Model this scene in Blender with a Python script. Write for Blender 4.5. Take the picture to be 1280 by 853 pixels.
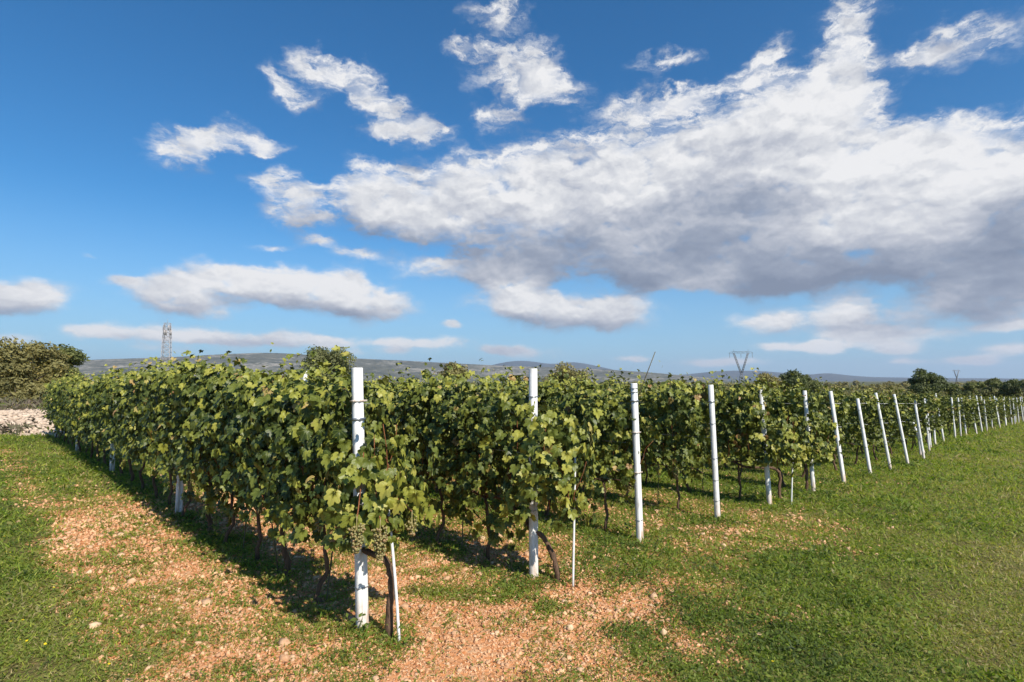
import bpy, math, random
import numpy as np
from math import radians, sin, cos, pi, atan2, sqrt

for o in list(bpy.data.objects):
    bpy.data.objects.remove(o, do_unlink=True)
scene = bpy.context.scene
C = scene.collection

# ------------------------------------------------------------------ camera, light, exposure
S = 1.09
PITCH = radians(3.98)
CAM_Z = 1.84 * S
cam_data = bpy.data.cameras.new("camera")
cam_data.sensor_width = 36.0
cam_data.lens = 20.0
cam_data.clip_start = 0.05
cam_data.clip_end = 60000
cam = bpy.data.objects.new("camera", cam_data)
C.objects.link(cam)
cam.location = (0, 0, CAM_Z)
cam.rotation_euler = (pi / 2 + PITCH, 0, 0)
scene.camera = cam

scene.view_settings.view_transform = 'Standard'
scene.view_settings.look = 'None'
scene.view_settings.gamma = 1
scene.view_settings.use_curve_mapping = False
scene.view_settings.exposure = 0.42

SUN_EL = radians(43)
SUN_AZ = atan2(0.612, -0.791)
sun_dir = (sin(SUN_AZ) * cos(SUN_EL), cos(SUN_AZ) * cos(SUN_EL), sin(SUN_EL))
sd = bpy.data.lights.new("sun", 'SUN')
sd.energy = 5.0
sd.angle = radians(0.53)
sd.color = (1.0, 0.93, 0.82)
sun = bpy.data.objects.new("sun", sd)
C.objects.link(sun)
from mathutils import Vector, Matrix, Euler
sun.rotation_euler = Vector(sun_dir).to_track_quat('Z', 'Y').to_euler()
sun.location = (20, -20, 30)

HAZE_DENSITY = 8.0e-5
SKY_STRENGTH = 0.088

FPX = 711.0


def pix_dir(px, py):
    xc = (px - 640.0) / FPX
    yc = (426.5 - py) / FPX
    return Vector((xc, cos(PITCH) - yc * sin(PITCH), sin(PITCH) + yc * cos(PITCH)))


def azel(px, py):
    d = pix_dir(px, py)
    return atan2(d.x, d.y), atan2(d.z, sqrt(d.x * d.x + d.y * d.y))


# ------------------------------------------------------------------ sky with clouds (world)
# each cloud lump: centre and half sizes in 1280x853 view coordinates, weight
CLOUD = [
    (560, 248, 150, 62, 1.0), (690, 225, 160, 72, 1.0), (820, 225, 170, 88, 1.1), (950, 205, 160, 100, 1.1),
    (1040, 190, 110, 110, .9), (1062, 45, 52, 95, .95), (1000, 120, 95, 52, .75), (1110, 250, 150, 85, 1.0),
    (1225, 225, 110, 80, 1.0), (1300, 215, 90, 80, 1.0), (455, 245, 62, 48, .9), (520, 280, 95, 38, .8),
    (745, 305, 180, 55, .95), (900, 318, 165, 55, 1.0), (1050, 315, 180, 62, 1.0), (1215, 315, 130, 66, 1.0),
    (955, 348, 100, 30, .7), (1265, 370, 110, 48, .9), (1180, 385, 80, 30, .5), (640, 325, 90, 36, .7),
    (1060, 396, 100, 32, .95), (955, 402, 62, 27, .8), (640, 376, 76, 26, .9), (700, 392, 80, 32, .95), (775, 388, 64, 36, .95), (655, 345, 50, 14, .5),
    (540, 332, 95, 20, .7), (620, 352, 70, 18, .5), (850, 358, 60, 14, .6),
    (200, 368, 66, 32, .95), (268, 345, 72, 30, .95), (330, 350, 70, 26, .8), (400, 360, 78, 36, 1.0), (468, 380, 70, 36, 1.0), (255, 385, 60, 20, .8), (340, 378, 60, 16, .6), (150, 352, 30, 10, .6),
    (40, 372, 78, 33, 1.05), (-40, 375, 60, 30, 1.0),
    (100, 414, 46, 12, .75), (165, 420, 60, 17, .8), (235, 418, 60, 17, .85), (300, 426, 60, 14, .8), (372, 424, 62, 17, .85), (440, 428, 50, 13, .75), (500, 430, 44, 11, .75), (560, 429, 50, 12, .8), (615, 438, 34, 9, .6), (210, 438, 120, 7, .5), (480, 441, 80, 6, .5),
    (660, 440, 60, 12, .75), (20, 425, 70, 12, .6),
    (218, 188, 64, 40, 1.0), (262, 180, 40, 22, .7), (305, 172, 50, 26, .92), (340, 186, 34, 14, .75), (345, 226, 54, 26, .85), (385, 244, 26, 22, .8), (368, 268, 52, 24, 1.05),
    (392, 82, 52, 28, .82), (440, 100, 50, 36, .85), (478, 130, 46, 28, .85), (505, 165, 46, 26, .85), (374, 122, 44, 22, .85), (470, 168, 40, 16, .8), (345, 100, 24, 20, .7), (570, 62, 30, 18, .75), (540, 165, 40, 18, .7),
    (640, 82, 76, 54, .98), (690, 112, 52, 34, .9), (622, 12, 56, 28, .85), (618, 144, 54, 22, .85),
    (835, 75, 54, 20, .78), (800, 132, 84, 32, .82), (870, 118, 50, 22, .75), (940, 90, 54, 26, .8), (970, 62, 34, 18, .6), (1210, 48, 92, 44, .85), (1150, 70, 54, 26, .8),
    (1180, 168, 100, 34, .8), (565, 406, 17, 9, .9), (115, 321, 28, 6, .6), (345, 306, 40, 9, .8),
    (395, 299, 34, 12, .85), (440, 316, 44, 10, .8), (985, 434, 60, 9, .95), (1040, 436, 40, 11, 1.0),
    (1120, 436, 48, 12, 1.0), (1215, 452, 54, 10, 1.0), (900, 453, 70, 8, .9), (1100, 420, 120, 14, .8), (1130, 453, 36, 8, .9), (790, 448, 40, 6, .8), (1265, 436, 60, 12, .9),
    (1265, 408, 60, 10, .6), (820, 340, 70, 22, .6),
]
world = bpy.data.worlds.new("World")
scene.world = world
world.use_nodes = True
wt = world.node_tree
wt.nodes.clear()


class NT:
    def __init__(self, tree):
        self.t = tree

    def node(self, kind, **kw):
        n = self.t.nodes.new(kind)
        for k, v in kw.items():
            setattr(n, k, v)
        return n

    def link(self, a, b):
        self.t.links.new(a, b)

    def put(self, sock, v):
        if v is None:
            return
        if isinstance(v, bpy.types.NodeSocket):
            self.link(v, sock)
        else:
            sock.default_value = v

    def math(self, op, a, b=None, c=None, clamp=False):
        n = self.node('ShaderNodeMath', operation=op, use_clamp=clamp)
        for i, v in enumerate((a, b, c)):
            self.put(n.inputs[i], v)
        return n.outputs[0]

    def vmath(self, op, a, b=None, c=None, out=0):
        n = self.node('ShaderNodeVectorMath', operation=op)
        for i, v in enumerate((a, b, c)):
            self.put(n.inputs[i], v)
        return n.outputs['Value'] if op in ('DOT_PRODUCT', 'LENGTH') else n.outputs[0]

    def noise(self, vec, scale, detail=5, rough=.55, lac=2.0, color=False):
        n = self.node('ShaderNodeTexNoise')
        if vec is not None:
            self.link(vec, n.inputs['Vector'])
        n.inputs['Scale'].default_value = scale
        n.inputs['Detail'].default_value = detail
        n.inputs['Roughness'].default_value = rough
        n.inputs['Lacunarity'].default_value = lac
        return n.outputs['Color'] if color else n.outputs['Fac']

    def maprange(self, v, a, b, c=0.0, d=1.0, smooth=True):
        n = self.node('ShaderNodeMapRange')
        n.interpolation_type = 'SMOOTHSTEP' if smooth else 'LINEAR'
        self.put(n.inputs[0], v)
        for i, k in enumerate((a, b, c, d)):
            self.put(n.inputs[i + 1], k)
        return n.outputs[0]

    def mix(self, f, a, b, mode='MIX'):
        n = self.node('ShaderNodeMix', data_type='RGBA', blend_type=mode)
        self.put(n.inputs[0], f)
        self.put(n.inputs[6], a)
        self.put(n.inputs[7], b)
        return n.outputs[2]

    def ramp(self, fac, stops, interp='LINEAR'):
        n = self.node('ShaderNodeValToRGB')
        cr = n.color_ramp
        cr.interpolation = interp
        while len(cr.elements) < len(stops):
            cr.elements.new(0.5)
        for e, (p, c) in zip(cr.elements, stops):
            e.position = p
            e.color = (*c, 1) if len(c) == 3 else c
        self.put(n.inputs[0], fac)
        return n.outputs[0]

    def attr(self, name, out='Fac'):
        n = self.node('ShaderNodeAttribute', attribute_name=name)
        return n.outputs[out]


def cloud_lumps():
    out = []
    for px, py, rx, ry, w in CLOUD:
        a, e = azel(px, py)
        a0, _ = azel(px - rx, py)
        a1, _ = azel(px + rx, py)
        _, e0 = azel(px, py + ry)
        _, e1 = azel(px, py - ry)
        out.append((a, e, (a1 - a0) / 2, (e1 - e0) / 2, w))
    # a few more clouds outside the view so the light and side views see a sky of the same kind
    r = random.Random(3)
    for k in range(10):
        a = radians(r.choice([-1, 1]) * r.uniform(60, 175))
        e = radians(r.uniform(8, 40))
        out.append((a, e, radians(r.uniform(8, 18)), radians(r.uniform(3, 6)), .95))
    return out


def build_world():
    w = NT(wt)
    sky = w.node('ShaderNodeTexSky', sky_type='NISHITA')
    sky.sun_disc = False
    sky.sun_elevation = SUN_EL
    sky.sun_rotation = SUN_AZ
    sky.altitude = 200
    sky.air_density = 1.0
    sky.dust_density = 0.6
    sky.ozone_density = 2.2
    tc = w.node('ShaderNodeTexCoord')
    sep = w.node('ShaderNodeSeparateXYZ')
    w.link(tc.outputs['Generated'], sep.inputs[0])
    x, y, z = sep.outputs
    az = w.math('ARCTAN2', x, y)
    hyp = w.math('SQRT', w.math('ADD', w.math('MULTIPLY', x, x), w.math('MULTIPLY', y, y)))
    el = w.math('ARCTAN2', z, hyp)
    comb = w.node('ShaderNodeCombineXYZ')
    w.link(az, comb.inputs[0])
    w.link(el, comb.inputs[1])
    P = comb.outputs[0]
    amp = w.math('MULTIPLY_ADD', el, .16, .012, )
    # stretch for noise: finer towards the horizon
    st = w.math('DIVIDE', 1.0, w.math('MULTIPLY_ADD', w.math('MAXIMUM', el, 0.0), 1.6, .32))
    pn = w.vmath('MULTIPLY', P, (1.0, 1.55, 1.0))

    def warp(p, sc, a):
        c = w.noise(w.vmath('MULTIPLY', p, (1.0, 1.5, 1.0)), sc, 5, .62, color=True)
        c = w.vmath('SUBTRACT', c, (.5, .5, .5))
        sca = w.node('ShaderNodeVectorMath', operation='SCALE')
        w.link(c, sca.inputs[0])
        w.put(sca.inputs['Scale'], a)
        return sca.outputs[0]

    lumps = cloud_lumps()

    def field(p, least=0.0):
        acc = 0.0
        for a, e, ra, re, wt_ in lumps:
            if re < least:
                continue
            v = w.vmath('MULTIPLY_ADD', p, (1 / ra, 1 / re, 0), (-a / ra, -e / re, 0))
            d = w.vmath('DOT_PRODUCT', v, v)
            q = w.math('MULTIPLY_ADD', d, -.62, 1.0, clamp=True)
            q = w.math('MULTIPLY', q, q)
            acc = w.math('MULTIPLY_ADD', q, wt_ * 1.35, acc)
        return acc

    off_len = w.math('MULTIPLY_ADD', el, .12, .008)
    offc = w.node('ShaderNodeCombineXYZ')
    w.link(w.math('MULTIPLY', off_len, .25), offc.inputs[0])
    w.link(off_len, offc.inputs[1])
    off = offc.outputs[0]
    wv = warp(P, 11.0, amp)
    Pw = w.vmath('ADD', P, wv)
    D = field(Pw)
    P2 = w.vmath('ADD', Pw, off)
    D2 = field(P2, .022)
    f1 = w.noise(w.vmath('ADD', pn, wv), 16.0, 9, .60)
    soff = w.vmath('MULTIPLY', off, (.35, .35, .35))
    f2 = w.noise(w.vmath('ADD', w.vmath('ADD', pn, wv), soff), 16.0, 7, .58)
    f3 = w.noise(pn, 46.0, 7, .62)
    def puff(p, sc):
        v = w.node('ShaderNodeTexVoronoi', voronoi_dimensions='2D', feature='F1')
        w.link(p, v.inputs['Vector'])
        v.inputs['Scale'].default_value = sc
        return v.outputs['Distance']

    sw = w.node('ShaderNodeVectorMath', operation='SCALE')
    w.link(w.vmath('SUBTRACT', w.noise(pn, 38.0, 4, .6, color=True), (.5, .5, .5)), sw.inputs[0])
    sw.inputs['Scale'].default_value = .035
    pv = w.vmath('ADD', w.vmath('ADD', pn, wv), sw.outputs[0])
    pa, pb = puff(pv, 17.0), puff(pv, 41.0)
    pv2 = w.vmath('ADD', pv, soff)
    pa2, pb2 = puff(pv2, 17.0), puff(pv2, 41.0)
    pl = w.math('ADD', w.math('MULTIPLY', w.math('SUBTRACT', pa2, pa), .34), w.math('MULTIPLY', w.math('SUBTRACT', pb2, pb), .14))
    pd = w.math('ADD', w.math('MULTIPLY_ADD', pa, -.75, .33), w.math('MULTIPLY_ADD', pb, -.34, .15))
    dens = w.math('ADD', w.math('MINIMUM', D, 1.25), w.math('MULTIPLY_ADD', f1, 1.3, -.65))
    dens = w.math('ADD', dens, w.math('MULTIPLY_ADD', f3, .5, -.25))
    dens = w.math('ADD', dens, pd)
    alpha = w.math('MULTIPLY', w.maprange(dens, .24, w.maprange(D, .35, 1.15, 1.75, 1.08)), w.math('MULTIPLY', w.maprange(D, .03, .30), w.maprange(D, .08, .95, .52, 1.0)))
    # thin cloud is torn into wisps
    wn = w.noise(w.vmath('ADD', w.vmath('MULTIPLY', pn, (.8, 1.35, 1.0)), wv), 26.0, 8, .66)
    torn = w.maprange(wn, .38, .60, .10, 1.0)
    solid = w.math('ADD', w.maprange(D, .85, 1.9), w.maprange(el, .26, .14, 0.0, .72), clamp=True)
    alpha = w.math('MULTIPLY', alpha, w.math('ADD', solid, w.math('MULTIPLY', torn, w.math('SUBTRACT', 1.0, solid))))
    # shade: thickness of cloud above the point, plus relief of the noise towards the light
    occ = w.math('ADD', D2, w.math('MULTIPLY_ADD', f2, 1.3, -.65))
    f0 = w.noise(w.vmath('ADD', pn, wv), 6.5, 6, .55)
    dark = 0.0
    for px, py, rx, ry, wt_ in [(650, 320, 110, 28, .9), (760, 325, 160, 40, .85), (905, 335, 150, 42, 1.15), (1040, 340, 130, 34, .75),
                                (1200, 335, 150, 50, .8), (1275, 320, 80, 70, .9), (1265, 240, 60, 40, .35), (1180, 390, 100, 26, .7),
                                (860, 285, 150, 40, .45), (1090, 408, 120, 16, .6), (690, 410, 120, 16, .7), (230, 388, 90, 16, .75),
                                (430, 398, 130, 18, .85), (330, 378, 90, 12, .4), (40, 390, 90, 14, .7), (520, 290, 80, 18, .35),
                                (222, 208, 50, 14, .3), (640, 105, 60, 18, .25), (370, 276, 40, 9, .35), (560, 345, 80, 12, .35),
                                (250, 430, 260, 8, .5), (560, 440, 160, 7, .4)]:
        a, e = azel(px, py)
        ra = (azel(px + rx, py)[0] - azel(px - rx, py)[0]) / 2
        re = (azel(px, py - ry)[1] - azel(px, py + ry)[1]) / 2
        v = w.vmath('MULTIPLY_ADD', Pw, (1 / ra, 1 / re, 0), (-a / ra, -e / re, 0))
        q = w.math('MULTIPLY_ADD', w.vmath('DOT_PRODUCT', v, v), -.5, 1.0, clamp=True)
        dark = w.math('MULTIPLY_ADD', w.math('MULTIPLY', q, q), wt_, dark)
    shade = w.math('MULTIPLY_ADD', w.maprange(occ, .6, 3.8, smooth=False), .22, w.math('MULTIPLY', dark, w.math('MULTIPLY_ADD', f0, -1.7, 1.42)))
    relief = w.math('MULTIPLY', w.math('SUBTRACT', f1, f2), .95)
    fb = w.noise(w.vmath('ADD', pn, wv), 3.4, 4, .5)
    br = w.math('MULTIPLY', w.math('EXPONENT', w.math('MULTIPLY', shade, -1.05)), .98)
    tex = w.math('ADD', relief, pl)
    tex = w.math('ADD', tex, w.math('MULTIPLY_ADD', f0, .9, -.50))
    tex = w.math('ADD', tex, w.math('MULTIPLY_ADD', fb, .8, -.42))
    br = w.math('ADD', br, w.math('MULTIPLY', tex, w.math('MULTIPLY_ADD', br, .55, .35)))
    # undersides in shade near the lower rim of thick cloud
    Dn = w.math('MULTIPLY', w.math('SUBTRACT', D2, D), .55)
    br = w.math('SUBTRACT', br, w.math('MAXIMUM', Dn, 0.0), clamp=True)
    ccol = w.ramp(br, [(0, (.17, .205, .28)), (.3, (.25, .285, .36)), (.6, (.40, .42, .475)), (.85, (.56, .57, .595)), (1, (.66, .66, .67))])
    lowf = w.maprange(el, 0.0, .09)
    ccol = w.mix(lowf, w.mix(.40, ccol, (.40, .47, .58, 1)), ccol)
    # sky colour: deeper blue of the clear autumn day
    k = 1.0 / SKY_STRENGTH
    skyc = w.mix(1.0, sky.outputs[0], (0.62, .95, 1.16, 1), 'MULTIPLY')
    hs = w.node('ShaderNodeHueSaturation')
    hs.inputs['Saturation'].default_value = 1.12
    hs.inputs['Value'].default_value = 1.0
    w.link(skyc, hs.inputs['Color'])
    hz = w.maprange(el, .30, -.02)
    skyb = w.mix(w.math('MULTIPLY', hz, .72), hs.outputs[0], (.275 * k, .42 * k, .60 * k, 1))
    csc = w.node('ShaderNodeVectorMath', operation='SCALE')
    w.link(ccol, csc.inputs[0])
    csc.inputs['Scale'].default_value = k
    colr = w.mix(alpha, skyb, csc.outputs[0])
    bg = w.node('ShaderNodeBackground')
    bg.inputs['Strength'].default_value = SKY_STRENGTH
    w.link(colr, bg.inputs['Color'])
    out = w.node('ShaderNodeOutputWorld')
    w.link(bg.outputs[0], out.inputs['Surface'])
    world.cycles.sampling_method = 'MANUAL'
    world.cycles.sample_map_resolution = 512


build_world()

# ---- STRUCTURE
# ------------------------------------------------------------------ helpers
RNG = np.random.default_rng(11)
R = random.Random(5)
P0 = (-1.115 * S, 4.24 * S)                 # foot of the nearest end post
UD = (0.724, 0.690)                          # along the row ends
VD = (-0.690, 0.724)                         # along the rows
ROW_GAP = 1.84 * S
ROW_ANG = atan2(VD[1], VD[0])


def uv_of(x, y):
    dx, dy = x - P0[0], y - P0[1]
    return dx * UD[0] + dy * UD[1], dx * VD[0] + dy * VD[1]


def xy_of(u, v):
    return P0[0] + u * UD[0] + v * VD[0], P0[1] + u * UD[1] + v * VD[1]


def wob(x, y):
    return (np.sin(x * .9 + 1.3) * np.cos(y * .8 - .4) * .6 + np.sin(x * 2.3 + y * 1.7) * .3
            + np.sin(x * 4.9 - y * 5.3 + 2) * .16)


def vnoise(x, y, sc, seed=0):
    """smooth value noise, about -1..1"""
    X, Y = np.asarray(x) / sc, np.asarray(y) / sc
    xi, yi = np.floor(X).astype(np.int64), np.floor(Y).astype(np.int64)
    fx, fy = X - xi, Y - yi
    fx, fy = fx * fx * (3 - 2 * fx), fy * fy * (3 - 2 * fy)

    def h(a, b):
        v = np.sin(a * 127.1 + b * 311.7 + seed * 74.7) * 43758.5453
        return (v - np.floor(v)) * 2 - 1
    return ((h(xi, yi) * (1 - fx) + h(xi + 1, yi) * fx) * (1 - fy) + (h(xi, yi + 1) * (1 - fx) + h(xi + 1, yi + 1) * fx) * fy)


def gz(x, y):
    x = np.asarray(x, dtype=float)
    y = np.asarray(y, dtype=float)
    u, v = uv_of(x, y)
    z = -0.028 * 130 * np.tanh(u / 130) - 0.004 * 150 * np.tanh(v / 150)
    near = 1 / (1 + (np.hypot(x, y) / 60) ** 4)
    return z + wob(x, y) * .022 * near


def gzf(x, y):
    return float(gz(x, y))


def sstep(a, b, x):
    t = np.clip((x - a) / (b - a), 0, 1)
    return t * t * (3 - 2 * t)


def soil_amount(x, y):
    """how much bare red soil shows (0..1) at a point of the ground"""
    x = np.asarray(x, dtype=float)
    y = np.asarray(y, dtype=float)
    u, v = uv_of(x, y)
    n = wob(x * .9 + 3, y * .9) + .5 * wob(x * 2.1, y * 2.1 + 5)
    n4 = wob(x * 4.3 + 7, y * 4.1 - 2)
    un = u + .45 * n + .22 * n4
    vn = v + .75 * n + .3 * n4
    a = sstep(-2.0, -.9, un) * (1 - sstep(1.4, 5.0, un))
    a = a * sstep(-2.3, -1.0, vn + .25 * np.clip(u, -2, 0)) * (1 - .8 * sstep(5.8, 9.5, vn))
    b = sstep(1.5, 3, un) * (1 - sstep(6, 10, un)) * sstep(-1.9, -.9, vn) * (1 - .7 * sstep(5, 10, vn)) * .52
    c = sstep(6, 9, un) * sstep(-.8, .2, vn) * .16 * (1 - sstep(40, 70, un))
    t = np.exp(-((u + .12 * n + 1.45) / .28) ** 2) * sstep(4, 8, v) * (1 - sstep(19, 22, v)) * .72
    under = np.exp(-((((u + ROW_GAP / 2) % ROW_GAP) - ROW_GAP / 2) / .28) ** 2) * sstep(-.3, .2, v) * sstep(-.3, 0, u)
    base = np.maximum.reduce([a, b, c, t])
    return np.clip(base * (1 - .45 * under) * (.96 + .24 * n + .24 * n4), 0, 1)


def new_mat(name):
    m = bpy.data.materials.new(name)
    m.use_nodes = True
    m.node_tree.nodes.clear()
    return m, NT(m.node_tree)


def finish(m, n, shader, disp=None):
    out = n.node('ShaderNodeOutputMaterial')
    n.link(shader, out.inputs['Surface'])
    return m


def principled(n, color, rough=.6, spec=.3, normal=None, metal=0.0):
    b = n.node('ShaderNodeBsdfPrincipled')
    n.put(b.inputs['Base Color'], color if isinstance(color, bpy.types.NodeSocket) else (*color[:3], 1))
    n.put(b.inputs['Roughness'], rough)
    b.inputs['Specular IOR Level'].default_value = spec
    n.put(b.inputs['Metallic'], metal)
    if normal is not None:
        n.link(normal, b.inputs['Normal'])
    return b.outputs[0]


def bump(n, h, strength=.5, dist=.02):
    b = n.node('ShaderNodeBump')
    b.inputs['Strength'].default_value = strength
    b.inputs['Distance'].default_value = dist
    n.link(h, b.inputs['Height'])
    return b.outputs[0]


def mesh_np(name, verts, tris=None, quads=None, attrs=None, smooth=False):
    verts = np.asarray(verts, dtype=np.float32).reshape(-1, 3)
    loops, starts, totals = [], [], []
    pos = 0
    for f, k in ((tris, 3), (quads, 4)):
        if f is None or len(f) == 0:
            continue
        f = np.asarray(f, dtype=np.int32).reshape(-1, k)
        loops.append(f.ravel())
        starts.append(pos + np.arange(len(f), dtype=np.int32) * k)
        totals.append(np.full(len(f), k, dtype=np.int32))
        pos += len(f) * k
    me = bpy.data.meshes.new(name)
    me.vertices.add(len(verts))
    me.vertices.foreach_set('co', verts.ravel())
    lo = np.concatenate(loops)
    me.loops.add(len(lo))
    me.loops.foreach_set('vertex_index', lo)
    st = np.concatenate(starts)
    me.polygons.add(len(st))
    me.polygons.foreach_set('loop_start', st)
    if smooth:
        me.polygons.foreach_set('use_smooth', np.ones(len(st), dtype=bool))
    for k, v in (attrs or {}).items():
        at = me.attributes.new(k, 'FLOAT', 'POINT')
        at.data.foreach_set('value', np.asarray(v, dtype=np.float32).ravel())
    me.update(calc_edges=True)
    me.validate()
    return me


def link(name, me, mat=None, parent=None, loc=None):
    o = bpy.data.objects.new(name, me)
    C.objects.link(o)
    if mat is not None and len(me.materials) == 0:
        me.materials.append(mat)
    if parent is not None:
        o.parent = parent
    if loc is not None:
        o.location = loc
    return o


def tag(o, label, cat, group=None):
    o['label'] = label
    o['category'] = cat
    if group:
        o['group'] = group
    return o


def kind(o, k):
    o['kind'] = k
    return o


def thing(name, label, cat, loc, rotz=0.0, group=None):
    o = bpy.data.objects.new(name, None)
    o.empty_display_size = .1
    C.objects.link(o)
    o.location = loc
    o.rotation_euler = (0, 0, rotz)
    return tag(o, label, cat, group)


class MB:
    """collects boxes, tubes and lumps into one mesh"""

    def __init__(self):
        self.v, self.t, self.q, self.n = [], [], [], 0

    def add(self, v, tris=(), quads=()):
        v = np.asarray(v, float).reshape(-1, 3)
        self.v.append(v)
        if len(tris):
            self.t.append(np.asarray(tris, int).reshape(-1, 3) + self.n)
        if len(quads):
            self.q.append(np.asarray(quads, int).reshape(-1, 4) + self.n)
        self.n += len(v)

    def tube(self, pts, radii, sides=7, cap=True, rough=0.0, rng=None):
        pts = np.asarray(pts, float)
        n = len(pts)
        radii = np.broadcast_to(np.asarray(radii, float), (n,))
        tang = np.gradient(pts, axis=0)
        tang /= np.linalg.norm(tang, axis=1)[:, None] + 1e-9
        ref = np.array([0, 0, 1.0]) if abs(tang[0][2]) < .8 else np.array([1.0, 0, 0])
        a = np.cross(tang[0], ref)
        a /= np.linalg.norm(a)
        rings = []
        for i in range(n):
            a = a - tang[i] * np.dot(a, tang[i])
            a /= np.linalg.norm(a) + 1e-9
            b = np.cross(tang[i], a)
            th = np.arange(sides) * 2 * pi / sides
            rr = radii[i] * (1 + (rng.uniform(-rough, rough, sides) if rng is not None and rough else 0))
            rr = np.broadcast_to(rr, (sides,))
            rings.append(pts[i] + (np.cos(th) * rr)[:, None] * a + (np.sin(th) * rr)[:, None] * b)
        v = np.concatenate(rings)
        q = []
        for i in range(n - 1):
            for k in range(sides):
                k2 = (k + 1) % sides
                q.append((i * sides + k, i * sides + k2, (i + 1) * sides + k2, (i + 1) * sides + k))
        t = []
        if cap:
            v = np.concatenate([v, pts[:1], pts[-1:]])
            for k in range(sides):
                k2 = (k + 1) % sides
                t.append((n * sides, k2, k))
                t.append((n * sides + 1, (n - 1) * sides + k, (n - 1) * sides + k2))
        self.add(v, t, q)

    def bar(self, a, b, w):
        self.tube([a, b], [w, w], 4)

    def box(self, c, s):
        cx, cy, cz = c
        x, y, z = s[0] / 2, s[1] / 2, s[2] / 2
        v = [(cx + i * x, cy + j * y, cz + k * z) for i in (-1, 1) for j in (-1, 1) for k in (-1, 1)]
        self.add(v, quads=[(0, 1, 3, 2), (4, 6, 7, 5), (0, 4, 5, 1), (2, 3, 7, 6), (0, 2, 6, 4), (1, 5, 7, 3)])

    def mesh(self, name, smooth=False):
        return mesh_np(name, np.concatenate(self.v), np.concatenate(self.t) if self.t else None,
                       np.concatenate(self.q) if self.q else None, smooth=smooth)


# ------------------------------------------------------------------ materials
def mat_ground():
    m, n = new_mat("soil_and_turf")
    geo = n.node('ShaderNodeNewGeometry')
    p = geo.outputs['Position']
    soil = n.attr('soil')
    far = n.attr('far')
    n1 = n.noise(p, 1.6, 6, .6)
    n2 = n.noise(p, 9.0, 7, .65)
    n3 = n.noise(p, 34.0, 6, .65)
    n0 = n.noise(p, .22, 4, .55)
    vor = n.node('ShaderNodeTexVoronoi')
    n.link(p, vor.inputs['Vector'])
    vor.inputs['Scale'].default_value = 26
    clod = vor.outputs['Distance']
    vr = n.node('ShaderNodeSeparateColor')
    n.link(vor.outputs['Color'], vr.inputs[0])
    sc = n.ramp(n3, [(.28, (.27, .095, .035)), (.5, (.53, .215, .080)), (.68, (.66, .35, .165))])
    sc = n.mix(n.maprange(n2, .35, .75), sc, (.55, .27, .125, 1))
    pale = n.maprange(vr.outputs[0], .60, .95)
    sc = n.mix(n.math('MULTIPLY', pale, .5), sc, (.66, .47, .29, 1))
    gr = n.ramp(n3, [(.25, (.065, .075, .016)), (.5, (.14, .145, .035)), (.75, (.25, .205, .08))])
    gr = n.mix(n.maprange(n1, .42, .62), gr, (.10, .085, .028, 1))
    gr = n.mix(n.math('MULTIPLY', n.maprange(n0, .45, .65), .5), gr, (.20, .165, .07, 1))
    k = n.math('ADD', soil, n.math('MULTIPLY_ADD', n2, 1.5, -.75))
    k = n.math('ADD', k, n.math('MULTIPLY_ADD', n3, .7, -.35))
    kk = n.maprange(k, .28, .52)
    col = n.mix(kk, gr, sc)
    nf = n.noise(p, .035, 6, .62)
    scrub = n.ramp(nf, [(.3, (.05, .056, .022)), (.55, (.10, .10, .04)), (.75, (.17, .145, .075))])
    col = n.mix(far, col, scrub)
    h = n.math('MULTIPLY_ADD', n3, .6, n.math('MULTIPLY', clod, -.9))
    h = n.math('MULTIPLY_ADD', n2, 1.0, h)
    return finish(m, n, principled(n, col, .92, .12, bump(n, h, .5, .025)))


def mat_leaf(name, stops, trans=.10, rough=.44, spec=.30, pale=(.090, .110, .038), veincol=(.24, .27, .06), tr_gain=(1.5, 1.55, .7)):
    m, n = new_mat(name)
    t = n.attr('tint')
    oi = n.node('ShaderNodeObjectInfo')
    geo = n.node('ShaderNodeNewGeometry')
    tt = n.math('ADD', t, n.math('MULTIPLY_ADD', oi.outputs['Random'], .08, -.04), clamp=True)
    nz = n.noise(geo.outputs['Position'], 38.0, 4, .6)
    tt = n.math('ADD', tt, n.math('MULTIPLY_ADD', nz, .16, -.08), clamp=True)
    col = n.ramp(tt, stops)
    vein = n.math('POWER', n.attr('vein'), 7.0, clamp=True)
    col = n.mix(n.math('MULTIPLY', vein, .55), col, (*veincol, 1))
    front = col
    back = n.mix(.55, col, (*pale, 1))
    col2 = n.mix(geo.outputs['Backfacing'], front, back)
    b = principled(n, col2, rough, spec, bump(n, n.math('MULTIPLY_ADD', vein, -.6, nz), .35, .006))
    tr = n.node('ShaderNodeBsdfTranslucent')
    n.link(n.mix(1.0, col, (*tr_gain, 1), 'MULTIPLY'), tr.inputs['Color'])
    mx = n.node('ShaderNodeMixShader')
    mx.inputs[0].default_value = trans
    n.link(b, mx.inputs[1])
    n.link(tr.outputs[0], mx.inputs[2])
    return finish(m, n, mx.outputs[0])


VINE_STOPS = [(0, (.024, .040, .009)), (.26, (.060, .080, .013)), (.5, (.138, .157, .024)), (.72, (.27, .27, .040)),
              (.88, (.31, .29, .055)), (.95, (.38, .28, .10)), (1, (.27, .14, .06))]
M_VINE = mat_leaf("vine_leaf", VINE_STOPS)
GRASS_STOPS = [(0, (.032, .06, .010)), (.38, (.185, .275, .028)), (.66, (.335, .375, .05)), (.86, (.36, .315, .10)), (1, (.46, .36, .19))]
M_GRASS = mat_leaf("turf_leaf", GRASS_STOPS, .36, .55, .2)
M_GROUND = mat_ground()


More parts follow.
